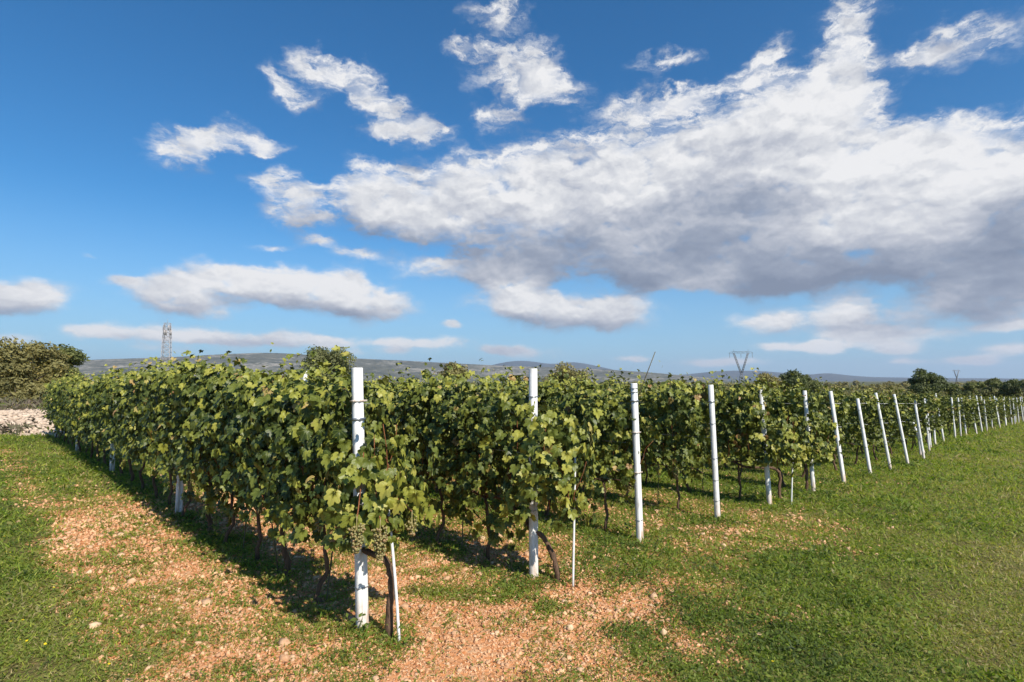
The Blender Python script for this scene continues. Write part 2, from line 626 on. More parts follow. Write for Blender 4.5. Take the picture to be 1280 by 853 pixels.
def mat_bark(name, a, b, scale=26):
    m, n = new_mat(name)
    tc = n.node('ShaderNodeTexCoord')
    p = n.vmath('MULTIPLY', tc.outputs['Object'], (1, 1, .3))
    nz = n.noise(p, scale, 6, .65)
    nz2 = n.noise(p, scale * 4, 4, .6)
    col = n.ramp(nz, [(.3, a), (.7, b)])
    return finish(m, n, principled(n, col, .9, .15, bump(n, n.math('MULTIPLY_ADD', nz2, .5, nz), .9, .02)))


M_BARK = mat_bark("vine_bark", (.055, .034, .022), (.21, .13, .085))
M_TREEBARK = mat_bark("tree_bark", (.06, .045, .032), (.20, .16, .12), 12)
M_SHOOT = mat_bark("shoot_bark", (.16, .055, .025), (.30, .12, .05), 14)


def mat_concrete(name="white_concrete", base=(.74, .74, .73)):
    m, n = new_mat(name)
    tc = n.node('ShaderNodeTexCoord')
    oi = n.node('ShaderNodeObjectInfo')
    p = n.vmath('ADD', tc.outputs['Object'], oi.outputs['Location'])
    nz = n.noise(n.vmath('MULTIPLY', p, (1, 1, .22)), 22, 6, .65)
    nz2 = n.noise(p, 70, 4, .7)
    col = n.mix(n.maprange(nz, .50, .72), (*base, 1), (.48, .465, .43, 1))
    col = n.mix(n.math('MULTIPLY', n.maprange(nz2, .56, .70), .45), col, (.40, .385, .35, 1))
    sep = n.node('ShaderNodeSeparateXYZ')
    n.link(tc.outputs['Object'], sep.inputs[0])
    dirt = n.math('MULTIPLY', n.maprange(sep.outputs[2], .42, .0), n.maprange(nz, .3, .62))
    col = n.mix(n.math('MULTIPLY', dirt, .75), col, (.45, .27, .15, 1))
    return finish(m, n, principled(n, col, .75, .25, bump(n, nz2, .3, .004)))


M_POST = mat_concrete()


def mat_plain(name, col, rough=.5, spec=.3, metal=0.0, var=.25, scale=20):
    m, n = new_mat(name)
    tc = n.node('ShaderNodeTexCoord')
    nz = n.noise(tc.outputs['Object'], scale, 5, .6)
    c2 = tuple(c * (1 - var) for c in col)
    return finish(m, n, principled(n, n.ramp(nz, [(.35, c2), (.65, col)]), rough, spec, None, metal))


M_STAKE = mat_plain("white_rod", (.78, .78, .77), .45, .4, 0, .12)
M_WIRE = mat_plain("galvanised_wire", (.42, .43, .44), .4, .5, .8)
M_DARKROD = mat_plain("weathered_rod", (.12, .10, .052), .6, .3)
M_STEEL = mat_plain("pylon_steel", (.27, .28, .30), .6, .4, .3)
M_MAST = mat_plain("mast_steel", (.42, .39, .38), .6, .4, .2)
M_GRAPE = None


def mat_grape():
    m, n = new_mat("grape_skin")
    t = n.attr('tint')
    col = n.ramp(t, [(0, (.15, .16, .045)), (.5, (.26, .21, .08)), (.85, (.28, .15, .075)), (1, (.15, .065, .045))])
    b = n.node('ShaderNodeBsdfPrincipled')
    n.link(col, b.inputs['Base Color'])
    b.inputs['Roughness'].default_value = .42
    b.inputs['Subsurface Weight'].default_value = .25
    b.inputs['Subsurface Radius'].default_value = (.01, .008, .004)
    b.inputs['Subsurface Scale'].default_value = .5
    return finish(m, n, b.outputs[0])


M_GRAPE = mat_grape()


def mat_stone(name="limestone", lo=(.27, .19, .135), hi=(.58, .46, .35), scale=7):
    m, n = new_mat(name)
    geo = n.node('ShaderNodeNewGeometry')
    t = n.attr('tint')
    nz = n.noise(geo.outputs['Position'], scale, 6, .65)
    f = n.math('ADD', n.math('MULTIPLY', t, .6), n.math('MULTIPLY_ADD', nz, .8, -.2), clamp=True)
    return finish(m, n, principled(n, n.ramp(f, [(.1, lo), (.75, hi)]), .9, .15, bump(n, nz, .6, .02)))


M_STONE = mat_stone()
M_PEBBLE = mat_stone("red_soil_stone", (.36, .15, .06), (.66, .46, .29), 30)


# ------------------------------------------------------------------ ground
def build_ground():
    def axis(lo, hi, n, k, c):
        a, b = math.asinh((lo - c) / k), math.asinh((hi - c) / k)
        return np.sinh(np.linspace(a, b, n)) * k + c
    xs = axis(-9000, 9000, 470, 9.0, 0.0)
    ys = axis(-9000, 9000, 470, 9.0, 5.0)
    X, Y = np.meshgrid(xs, ys, indexing='ij')
    X, Y = X.ravel(), Y.ravel()
    Z = gz(X, Y)
    soil = soil_amount(X, Y)
    far = sstep(75, 140, np.hypot(X, Y))
    nx, ny = len(xs), len(ys)
    i, j = np.meshgrid(np.arange(nx - 1), np.arange(ny - 1), indexing='ij')
    a = (i * ny + j).ravel()
    q = np.stack([a, a + ny, a + ny + 1, a + 1], 1)
    me = mesh_np("ground", np.stack([X, Y, Z], 1), quads=q, attrs={'soil': soil, 'far': far}, smooth=True)
    kind(link("ground", me, M_GROUND), 'structure')


build_ground()


# ------------------------------------------------------------------ distant hills
def mat_hill(name, lo, hi, rock, amount):
    m, n = new_mat(name)
    geo = n.node('ShaderNodeNewGeometry')
    p = n.vmath('MULTIPLY', geo.outputs['Position'], (1, 1, 2.5))
    a = n.noise(p, .0035, 7, .66)
    b = n.noise(p, .014, 7, .68)
    c = n.noise(p, .05, 5, .7)
    col = n.ramp(b, [(.36, lo), (.62, hi)])
    f = n.math('MULTIPLY', n.maprange(n.math('ADD', n.math('MULTIPLY', c, .5), n.math('MULTIPLY', a, .5)), .50, .60), amount)
    col = n.mix(f, col, (*rock, 1))
    return finish(m, n, principled(n, col, .95, .05))


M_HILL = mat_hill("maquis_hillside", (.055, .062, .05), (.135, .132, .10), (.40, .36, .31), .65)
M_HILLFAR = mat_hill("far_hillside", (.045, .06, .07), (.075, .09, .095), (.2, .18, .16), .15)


def ridge(name, dist, depth, profile, mat, seed, bumpy=.05):
    """profile: list of (view px, view py) of the crest; a real ridge with front and back slopes"""
    rng = np.random.default_rng(seed)
    na, nd = 260, 30
    px = np.array([p[0] for p in profile], float)
    py = np.array([p[1] for p in profile], float)
    ta = np.linspace(px[0], px[-1], na)
    # smooth interpolation
    yy = np.interp(ta, px, py)
    ker = np.hanning(15)
    ker /= ker.sum()
    yy = np.convolve(np.pad(yy, 7, mode='edge'), ker, mode='valid')
    V, hmax = [], 0
    ph = rng.uniform(0, 6, 12)
    for k in range(nd):
        s = k / (nd - 1) * 2 - 1
        env = (1 - abs(s)) ** .9 * (1 + .0 * s)
        for i in range(na):
            d = pix_dir(ta[i], yy[i])
            hd = sqrt(d.x ** 2 + d.y ** 2)
            crest = CAM_Z + d.z / hd * dist
            r = dist + s * depth / 2
            x, y = d.x / hd * r, d.y / hd * r
            base = -6.0
            g = sum(math.sin(i * .05 * (1 + m_ * .9) + ph[m_] + s * 3 * m_) / (1 + m_) for m_ in range(8))
            e = env * (1 + bumpy * g * (1 - env) * 3)
            V.append((x, y, base + (crest - base) * max(0, min(1, e))))
    q = []
    for k in range(nd - 1):
        for i in range(na - 1):
            a = k * na + i
            q.append((a, a + 1, a + na + 1, a + na))
    me = mesh_np(name, V, quads=q, smooth=True)
    kind(link(name, me, mat), 'structure')


ridge("hills", 3400, 2000, [(-260, 462), (-100, 456), (60, 452), (130, 449), (220, 446), (280, 442), (330, 440), (375, 442), (430, 447),
                            (500, 450), (570, 454), (640, 457.5), (700, 459), (760, 462), (820, 466), (870, 471), (910, 475)], M_HILL, 1)
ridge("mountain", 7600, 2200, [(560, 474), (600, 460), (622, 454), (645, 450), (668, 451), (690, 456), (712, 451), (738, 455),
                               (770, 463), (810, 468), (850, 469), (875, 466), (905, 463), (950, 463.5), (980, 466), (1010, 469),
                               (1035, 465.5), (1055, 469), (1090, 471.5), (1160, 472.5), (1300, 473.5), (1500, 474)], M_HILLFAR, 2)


# ------------------------------------------------------------------ foliage generators
def unit(a):
    return a / (np.linalg.norm(a, axis=-1, keepdims=True) + 1e-9)


def leaf_template(detail):
    th = np.radians([0, 10, 21, 32, 44, 56, 68, 82, 96, 110, 126, 142, 160])
    r = np.array([1.08, .93, .80, .62, .80, .96, .84, .66, .74, .80, .70, .64, .50])
    vn = np.array([1, .55, .3, .15, .4, 1, .45, .15, .45, .9, .4, .3, .2])
    if detail == 0:
        keep = [0, 3, 5, 7, 9, 12]
        th, r, vn = th[keep], r[keep], vn[keep]
    ang = np.concatenate([th, [pi], -th[:0:-1]])
    rad = np.concatenate([r, [.10], r[:0:-1]])
    vv = np.concatenate([vn, [.6], vn[:0:-1]])
    if detail == 2:
        rad = rad * (1 + .05 * np.where(np.arange(len(rad)) % 2 == 0, 1, -1))
    n = len(ang)
    outer = np.stack([np.sin(ang) * rad, np.cos(ang) * rad + .30, np.zeros(n)], 1)
    cen = np.array([[0, .30 * .25, 0]])
    if detail == 0:
        pts = np.concatenate([cen, outer])
        t = [(0, 1 + i, 1 + (i + 1) % n) for i in range(n)]
        return pts, np.array(t)[:, ::-1], None, np.concatenate([[1], vv])
    mid = cen * .45 + outer * .55
    pts = np.concatenate([cen, mid, outer])
    t = [(0, 1 + (i + 1) % n, 1 + i) for i in range(n)]
    q = [(1 + i, 1 + (i + 1) % n, 1 + n + (i + 1) % n, 1 + n + i) for i in range(n)]
    return pts, np.array(t), np.array(q), np.concatenate([[1], np.where(vv > .8, 1, vv * .6), vv])


def leaves_mesh(name, pos, nrm, tip, size, tint, detail, rng):
    T, tr, qd, vein = leaf_template(detail)
    n, K = len(pos), len(T)
    nrm = unit(nrm)
    tip = unit(tip - nrm * np.sum(tip * nrm, 1, keepdims=True))
    sx = np.cross(tip, nrm)
    L = np.broadcast_to(T, (n, K, 3)).copy()
    rr = np.linalg.norm(T[:, :2], axis=1)
    c1 = rng.uniform(-.50, .10, n)[:, None]
    c2 = rng.uniform(-.12, .58, n)[:, None]
    c3 = rng.uniform(.0, .17, n)[:, None]
    phs = rng.uniform(0, 6.28, n)[:, None]
    an = np.arctan2(T[:, 0], T[:, 1] - .1)[None]
    L[:, :, 2] = c1 * rr ** 2 + c2 * np.abs(T[:, 0]) + c3 * np.sin(3 * an + phs) * rr
    L[:, :, 0] *= rng.uniform(.82, 1.12, n)[:, None]
    W = pos[:, None, :] + size[:, None, None] * (L[:, :, :1] * sx[:, None] + L[:, :, 1:2] * tip[:, None] + L[:, :, 2:] * nrm[:, None])
    off = (np.arange(n) * K)[:, None, None]
    tris = (tr[None] + off).reshape(-1, 3)
    quads = (qd[None] + off).reshape(-1, 4) if qd is not None else None
    return mesh_np(name, W.reshape(-1, 3), tris, quads,
                   attrs={'tint': np.repeat(tint, K), 'vein': np.tile(vein, n)}, smooth=True)


def half_width(z):
    return np.interp(z, [.45, .7, 1.0, 1.5, 1.9, 2.2], [.10, .24, .33, .31, .21, .08])


def vine_leaf_cloud(rng, n, length=1.12, zlo=.66, zhi=2.12, yellow=0.0):
    """leaf positions of one vine: local x along the row, y across, z up"""
    ns = int(n * .70)
    nsh = max(6, int(17 * length))
    # shoots that climb the wires
    x0 = rng.uniform(-length / 2, length / 2, nsh)
    y0 = rng.normal(0, .11, nsh)
    ztop = rng.uniform(zhi - .32, zhi + .14, nsh)
    tall = rng.random(nsh) < .24
    ztop[tall] += rng.uniform(.08, .30, tall.sum())
    lx, ly = rng.normal(0, .12, nsh), rng.normal(0, .10, nsh)
    si = rng.integers(0, nsh, ns)
    t = rng.random(ns) ** .85
    z = .76 + t * (ztop[si] - .76)
    x = x0[si] + lx[si] * t + rng.normal(0, .06, ns)
    side = np.where(rng.random(ns) < .5, -1, 1)
    y = y0[si] + ly[si] * t + side * np.abs(rng.normal(.11, .10, ns)) * np.where(z > zhi - .1, .45, 1)
    # leaves filling the two faces of the leaf wall
    m = n - ns
    z2 = rng.uniform(zlo, zhi - .08, m)
    nb = max(5, int(8 * length))
    bc = rng.uniform(-length / 2, length / 2, nb)
    x2 = np.where(rng.random(m) < .62, bc[rng.integers(0, nb, m)] + rng.normal(0, .07, m), rng.uniform(-length / 2 - .05, length / 2 + .05, m))
    s2 = np.where(rng.random(m) < .5, -1, 1)
    lump = .05 * np.sin(x2 * 9 + z2 * 5 + rng.uniform(0, 6)) + .04 * np.sin(z2 * 11 - x2 * 4)
    y2 = s2 * (half_width(z2) * rng.uniform(.60, 1.10, m) + 1.5 * lump)
    # hanging shoots below
    h = int(n * .05)
    hx = rng.choice(rng.uniform(-length / 2, length / 2, 3), h) + rng.normal(0, .05, h)
    hz = rng.uniform(zlo - .24, zlo + .1, h)
    hy = rng.normal(0, .17, h)
    X = np.concatenate([x, x2, hx])
    Y = np.concatenate([y, y2, hy])
    Z = np.concatenate([z, z2, hz])
    # uneven lower edge
    lo = zlo + .10 * np.sin(X * 7 + rng.uniform(0, 6)) - .02
    keep = Z > lo - .22 * (rng.random(len(Z)) < .18)
    X, Y, Z = X[keep], Y[keep], Z[keep]
    # dark recesses where shoots part, as deep as the leaf wall
    ph = rng.uniform(0, 6.28, 5)
    sd_ = np.sign(Y)
    hole = (np.sin(X * 6.1 + ph[0] + sd_) * np.sin(Z * 4.7 + ph[1] + 2 * sd_) + .75 * np.sin(X * 10.7 + Z * 3.1 + ph[2] * sd_)
            + .55 * np.sin(Z * 9.3 - X * 5.3 + ph[3] + sd_))
    keep = (hole > -.45 + rng.normal(0, .15, len(X))) | (np.abs(Y) < .10) | (rng.random(len(X)) < .10)
    X, Y, Z = X[keep], Y[keep], Z[keep]
    N = len(X)
    sgn = np.sign(Y + rng.normal(0, .08, N))
    up = np.clip((Z - 1.7) / .4, 0, 1)
    nrm = np.stack([rng.normal(-.42, .55, N), sgn * (.95 - .6 * up) + rng.normal(0, .38, N), .52 + .6 * up + rng.normal(0, .42, N)], 1)
    tip = np.stack([rng.normal(0, .5, N), sgn * .25 + rng.normal(0, .3, N), -1.0 + rng.normal(0, .35, N)], 1)
    size = (.036 + .050 * rng.random(N) ** .9) * (1 - .42 * np.clip((Z - zhi + .22) / .4, 0, 1))
    tint = rng.normal(.345, .19, N) + .22 * np.clip((Z - 1.75) / .4, 0, 1) + .10 * np.clip((.95 - Z) / .4, 0, 1)
    tint += (rng.random(N) < .035 + yellow * .12) * rng.uniform(.25, .55, N) + yellow * .18
    brown = rng.random(N) < .022
    tint = np.where(brown, rng.uniform(.9, .99, N), np.clip(tint, .02, .84))
    return np.stack([X, Y, Z], 1), nrm, tip, size, tint


def grape_cluster_mesh(rng, length=.17, count=75):
    a = np.array([[0, 0, 1], [.894, 0, .447], [.276, .851, .447], [-.724, .526, .447], [-.724, -.526, .447], [.276, -.851, .447],
                  [.724, .526, -.447], [-.276, .851, -.447], [-.894, 0, -.447], [-.276, -.851, -.447], [.724, -.526, -.447], [0, 0, -1]])
    F = np.array([(0, 1, 2), (0, 2, 3), (0, 3, 4), (0, 4, 5), (0, 5, 1), (1, 6, 2), (2, 7, 3), (3, 8, 4), (4, 9, 5), (5, 10, 1),
                  (2, 6, 7), (3, 7, 8), (4, 8, 9), (5, 9, 10), (1, 10, 6), (6, 11, 7), (7, 11, 8), (8, 11, 9), (9, 11, 10), (10, 11, 6)])
    # one subdivision
    V = list(map(tuple, a))
    idx = {}

    def midp(i, j):
        k = (min(i, j), max(i, j))
        if k not in idx:
            p = (np.array(V[i]) + np.array(V[j]))
            p /= np.linalg.norm(p)
            idx[k] = len(V)
            V.append(tuple(p))
        return idx[k]
    F2 = []
    for i, j, k in F:
        x, y, z = midp(i, j), midp(j, k), midp(k, i)
        F2 += [(i, x, z), (x, j, y), (z, y, k), (x, y, z)]
    B, F2 = np.array(V), np.array(F2)
    vs, ts, tn = [], [], []
    for g in range(count):
        t = rng.random() ** .8
        z = -t * length
        w = .052 * (1 - t) ** .55 + .012
        an = rng.uniform(0, 6.283)
        r = w * rng.uniform(.6, 1)
        rad = rng.uniform(.0078, .0102)
        vs.append(B * rad + np.array([cos(an) * r, sin(an) * r, z]))
        ts.append(F2 + g * len(B))
        tn.append(np.full(len(B), np.clip(rng.normal(.42, .2), 0, 1)))
    m = MB()
    m.tube([(0, 0, .06), (.004, 0, 0), (0, .003, -length * .5), (0, 0, -length)], [.003, .004, .016, .008], 6)
    sv, st_ = np.concatenate(m.v), np.concatenate([np.concatenate(m.t), np.concatenate(m.q)[:, [0, 1, 2]], np.concatenate(m.q)[:, [0, 2, 3]]])
    ts.append(st_ + sum(len(a) for a in vs))
    vs.append(sv)
    tn.append(np.full(len(sv), .5))
    return mesh_np("grape_cluster", np.concatenate(vs), np.concatenate(ts), attrs={'tint': np.concatenate(tn)}, smooth=True)


def trunk_mesh(rng, lean=(0, 0), head=.74, r0=.034, arms=True):
    b = MB()
    n = 9
    t = np.linspace(0, 1, n)
    wx, wy = np.cumsum(rng.normal(0, .026, n)), np.cumsum(rng.normal(0, .022, n))
    wx -= wx[-1] * t * .8
    wy -= wy[-1] * t * .9
    pts = np.stack([lean[0] * (1 - t) + wx, lean[1] * (1 - t) + wy, -.05 + t * (head + .05)], 1)
    rad = r0 * (1.25 - .5 * t) * (1 + rng.uniform(-.12, .16, n))
    rad[0] *= 1.25
    b.tube(pts, rad, 8, True, .12, rng)
    if arms:
        for s in (-1, 1):
            tt = np.linspace(0, 1, 6)
            ap = np.stack([pts[-1][0] + s * .52 * tt, rng.normal(0, .015, 6) + pts[-1][1] * (1 - tt), head + .06 * np.sin(tt * 3) - .02 + rng.normal(0, .008, 6)], 1)
            ap[0] = pts[-1]
            b.tube(ap, r0 * (.72 - .3 * tt), 6, True, .1, rng)
    return b.mesh("trunk", True)


def shoots_mesh(rng, n=7, length=1.0):
    b = MB()
    for k in range(n):
        x = rng.uniform(-length / 2, length / 2)
        y = rng.normal(0, .1)
        t = np.linspace(0, 1, 6)
        top = rng.uniform(1.1, 1.7)
        pts = np.stack([x + rng.normal(0, .1) * t + rng.normal(0, .012, 6), y + rng.normal(0, .1) * t + rng.normal(0, .012, 6), .74 + t * (top - .74)], 1)
        b.tube(pts, .0058 - .003 * t, 5)
    return b.mesh("shoots", True)


FOL_HI = []
for k in range(9):
    g = np.random.default_rng(100 + k)
    FOL_HI.append(leaves_mesh("foliage", *vine_leaf_cloud(g, 980), 2, g))
FOL_LO = []
for k in range(6):
    g = np.random.default_rng(200 + k)
    FOL_LO.append(leaves_mesh("foliage", *vine_leaf_cloud(g, 760, yellow=.10 * (k % 3)), 0, g))
FOL_LOW = []
for k in range(4):
    g = np.random.default_rng(150 + k)
    FOL_LOW.append(leaves_mesh("foliage", *vine_leaf_cloud(g, 1060, zlo=.44), 2, g))
TRUNKS = []
for k in range(8):
    g = np.random.default_rng(300 + k)
    TRUNKS.append(trunk_mesh(g, (g.normal(0, .10), g.normal(0, .05)), g.uniform(.68, .78), g.uniform(.017, .028)))
SHOOTS = [shoots_mesh(np.random.default_rng(400 + k)) for k in range(5)]
CLUSTERS = [grape_cluster_mesh(np.random.default_rng(500 + k), .15 + .02 * k, 60 + 12 * k) for k in range(3)]
for me in FOL_HI + FOL_LO + FOL_LOW:
    me.materials.append(M_VINE)
for me in TRUNKS:
    me.materials.append(M_BARK)
for me in SHOOTS:
    me.materials.append(M_SHOOT)
for me in CLUSTERS:
    me.materials.append(M_GRAPE)

ORD = ("first second third fourth fifth sixth seventh eighth ninth tenth eleventh twelfth thirteenth fourteenth fifteenth sixteenth "
       "seventeenth eighteenth nineteenth twentieth").split() + ["twenty-" + w for w in "first second third fourth fifth sixth seventh eighth ninth".split()] + \
      ["thirtieth"] + ["thirty-" + w for w in "first second third fourth fifth sixth seventh eighth ninth".split()]


def row_word(i):
    return "nearest vine row" if i == 0 else ORD[i] + " vine row"


# rows: (u along the row ends, set back, length of the row)
NROWS = 37
ROWS = []
for i in range(NROWS):
    u = i * ROW_GAP * 1.002
    if i <= 10:
        s = 0.0
    else:
        s = min(1.55, .75 + .16 * (i - 11)) * S
    ROWS.append((u, s))
ROW_LEN = 20.6 * S
VINE_GAP = 1.0


def ground_at(px, py):
    d = pix_dir(px, py)
    t = -CAM_Z / d.z
    for _ in range(30):
        t = (gzf(d.x * t, d.y * t) - CAM_Z) / d.z
    return d.x * t, d.y * t


# ------------------------------------------------------------------ posts
def post_mesh(h, w=.092, dpt=.066):
    """cast post: chamfered section with a shallow channel down one face, slightly tapered"""
    b = MB()
    c, g, gw = .012, .011, .014
    prof = [(-w / 2 + c, -dpt / 2), (-gw, -dpt / 2), (-gw * .6, -dpt / 2 + g), (gw * .6, -dpt / 2 + g), (gw, -dpt / 2), (w / 2 - c, -dpt / 2),
            (w / 2, -dpt / 2 + c), (w / 2, dpt / 2 - c), (w / 2 - c, dpt / 2), (-w / 2 + c, dpt / 2), (-w / 2, dpt / 2 - c), (-w / 2, -dpt / 2 + c)]
    n = len(prof)
    zs = [-.25, 0, h * .33, h * .66, h - .008, h]
    V = []
    for z in zs:
        f = 1.04 - .07 * max(z, 0) / h - (.06 if z == h else 0)
        V += [(x * f, y * f, z) for x, y in prof]
    q = []
    for k in range(len(zs) - 1):
        for i in range(n):
            j = (i + 1) % n
            q.append((k * n + i, k * n + j, (k + 1) * n + j, (k + 1) * n + i))
    V.append((0, 0, h))
    t = [((len(zs) - 1) * n + i, (len(zs) - 1) * n + (i + 1) % n, len(V) - 1) for i in range(n)]
    b.add(V, t, q)
    return b.mesh("shaft")


def band_mesh(w=.092, d=.066, hh=.016, out=.005, tail=.03):
    b = MB()
    x, y = w / 2 + out, d / 2 + out
    b.box((0, -y, 0), (2 * x + .004 + tail, .006, hh))
    b.box((0, y, 0), (2 * x + .004, .006, hh))
    b.box((-x, 0, 0), (.006, 2 * y - .008, hh))
    b.box((x, 0, 0), (.006, 2 * y - .008, hh))
    return b.mesh("wire_band")


POST_ME = {}


def get_post(h):
    k = round(h, 2)
    if k not in POST_ME:
        POST_ME[k] = post_mesh(k)
        POST_ME[k].materials.append(M_POST)
    return POST_ME[k]


BAND = band_mesh()
BAND.materials.append(M_POST)
TIE = band_mesh(hh=.007, out=.002, tail=.0)
TIE.materials.append(M_WIRE)
DARKBAND = band_mesh(hh=.022, out=.0025, tail=0)
DARKBAND.materials.append(M_WIRE)


def post(u, v, h, lean_v, label, group, yaw=0.0, bands=(), lean_u=0.0, cat="post", name="vineyard_post"):
    x, y = xy_of(u, v)
    t = thing(name, label, cat, (x, y, gzf(x, y)), 0, group)
    lx = (lean_v * VD[0] + lean_u * UD[0]) / h
    ly = (lean_v * VD[1] + lean_u * UD[1]) / h
    up = Vector((lx, ly, 1)).normalized()
    q = Vector((0, 0, 1)).rotation_difference(up) @ Euler((0, 0, atan2(UD[1], UD[0]) + yaw)).to_quaternion()
    t.rotation_euler = q.to_euler()
    link("shaft", get_post(h), None, t)
    for z, me in bands:
        o = link("wire_band", me, None, t, (0, 0, z))
        o['label'] = "wire band clamped round the post"
    return t


END_H = [2.13, 2.20, 2.09, 2.13, 2.11, 2.10, 2.12, 1.95, 2.14, 2.12, 1.80]
END_L = [.17, .0, .06, .063, .10, .11, .215, .225, .28, .28, .17]
END_U = [0] * 11
END_PX = [(453, 785), (667, 722), (800, 677), (897, 650), (962, 632), (1017, 615), (1055, 604), (1088, 594), (1113, 587), (1135, 581), (1155, 575)]
END_TXT = [
    "tallest looking white concrete end post nearest the camera, half wrapped in yellowing leaves",
    "white concrete end post of the second vine row, middle hidden by leaves",
    "bare white concrete end post of the third vine row, grey clips around it",
    "bare white concrete end post of the fourth vine row, grooved, between two leafy walls",
    "white concrete end post of the fifth vine row, middle swallowed by a bulge of leaves",
    "white concrete end post of the sixth vine row, only foot and tip clear of leaves",
    "tilted white concrete end post of the seventh vine row, first one leaning clearly inward",
    "shorter leaning white concrete end post of the eighth vine row",
    "leaning white concrete end post of the ninth vine row, taller than its two neighbours",
    "leaning white concrete end post of the tenth vine row, just before the shortest one",
    "shortest leaning white end post, of the eleventh row, last before the set-back rows",
]
GP = "white concrete posts at the row ends"
ROW_U = []
for i in range(11):
    x, y = ground_at(*END_PX[i])
    u, v = uv_of(x, y)
    ROW_U.append((u, v))
    bands = []
    h = END_H[i]
    if i == 0:
        bands = [(h - .285, BAND), (h - .44, DARKBAND), (.32, TIE)]
    elif i == 2:
        bands = [(h - .07, TIE), (h - .12, TIE), (h - .24, DARKBAND), (h - .66, BAND), (.9, BAND), (.28, TIE)]
    elif i == 3:
        bands = [(h - .27, DARKBAND), (h - .62, TIE), (.96, TIE), (.62, TIE), (.3, TIE)]
    else:
        bands = [(h - .3, TIE), (h - .75, TIE), (.7, TIE)]
    post(u, v, h, END_L[i], END_TXT[i], GP, R.uniform(-.12, .12), bands, END_U[i])
for i in range(11, NROWS):
    u, s = ROWS[i]
    ROW_U.append((u, s))
    h = R.uniform(2.0, 2.3)
    post(u, s + R.uniform(-.38, -.12), h, R.uniform(.03, .24), "white concrete end post of the %s, in the set-back block" % row_word(i).replace("vine row", "vine row"),
         "white end posts of the set-back rows", R.uniform(-.2, .2), [(h - .3, TIE), (.7, TIE)] if i < 18 else [], R.uniform(-.06, .06))
for i in range(NROWS):
    u, v0 = ROW_U[i]
    for k in range(4 if i < 11 else 2):
        vv = v0 + 5.15 * S * (k + 1) + (R.uniform(-.3, .3) if i else 0)
        post(u, vv, (1.93 if i == 0 else 2.02) if (i, k) != (1, 0) else 2.26, R.uniform(-.03, .03),
             "white post inside the %s, %s behind its end post" % (row_word(i), ORD[k]), "white posts inside the rows", R.uniform(-.1, .1))

# a loose extra post and brace at the step between the two blocks
for (ux, vx, h, lv, lu, lab) in ((ROW_U[10][0] + 3.1, .75, 1.0, .05, -.55, "short white brace slanting sideways at the step between the two blocks"),
                             (ROW_U[10][0] + 2.6, .62, 1.15, .3, 0, "short upright white stub beside the slanting brace"),):
    post(ux, vx, h, lv, lab, None, 0, (), lu, cat="post", name="short_post")

# ------------------------------------------------------------------ vines
NEAR_V = {0: [.80, 1.65, 2.45, 3.36, 4.25], 1: [.8, 1.7, 2.6, 3.5], 2: [.62, 1.6, 2.6], 3: [.75, 1.75], 4: [.6, 1.6], 5: [.6, 1.6]}
GV = "grapevines in the trellised rows"
protos = []


def vine(u, v, label, fol, trunk, shoots=None, clusters=(), group=GV, flip=None, sc=(1, 1, 1)):
    x, y = xy_of(u, v)
    t = thing("grapevine", label, "grapevine", (x, y, gzf(x, y)), ROW_ANG, group)
    link("trunk", trunk, None, t)
    f = link("foliage", fol, None, t)
    f.scale = sc
    if shoots is not None:
        link("shoots", shoots, None, t)
    for (cx, cy, cz, me) in clusters:
        c = link("grape_cluster", me, None, t, (cx, cy, cz))
        c.rotation_euler = (R.uniform(-.1, .1), R.uniform(-.1, .1), R.uniform(0, 6))
    return t


for i in range(NROWS):
    u, v0 = ROW_U[i]
    vs = [.80 + R.uniform(-.1, .1), 1.8] if 6 <= i <= 10 else list(NEAR_V.get(i, [.55 + R.uniform(-.15, .15), 1.55 + R.uniform(-.12, .12)]))
    if i < 11:
        while vs[-1] < ROW_LEN - .7:
            vs.append(vs[-1] + VINE_GAP + R.uniform(-.08, .08))
    elif i >= 11:
        vs = [v - .35 for v in vs]
    for k, v in enumerate(vs):
        hi = i < 3 or (i < 6 and k < 5)
        fol = FOL_HI[R.randrange(len(FOL_HI))] if hi else FOL_LO[R.randrange(len(FOL_LO))]
        if i < 3 and (k < 2 and i > 0 or R.random() < .15):
            fol = FOL_LOW[R.randrange(4)]
        zs = R.uniform(.955, 1.045) * (1.02 if i >= 2 else 1.0)
        if i == 0 and 2 <= k <= 11:
            zs *= 1.065
        cl = ()
        if i < 6 and k < 6:
            cl = [(R.uniform(-.4, .4), R.choice([-1, 1]) * R.uniform(.12, .26), R.uniform(.68, .9), CLUSTERS[R.randrange(3)]) for _ in range(2)]
        lab = "leafy grapevine of the %s, %s from its end post" % (row_word(i), "next" if k == 0 and False else ORD[k])
        vine(u, v0 + v, lab, fol, TRUNKS[R.randrange(8)], SHOOTS[R.randrange(5)] if hi else None, cl, sc=(1, R.uniform(.92, 1.08), zs))


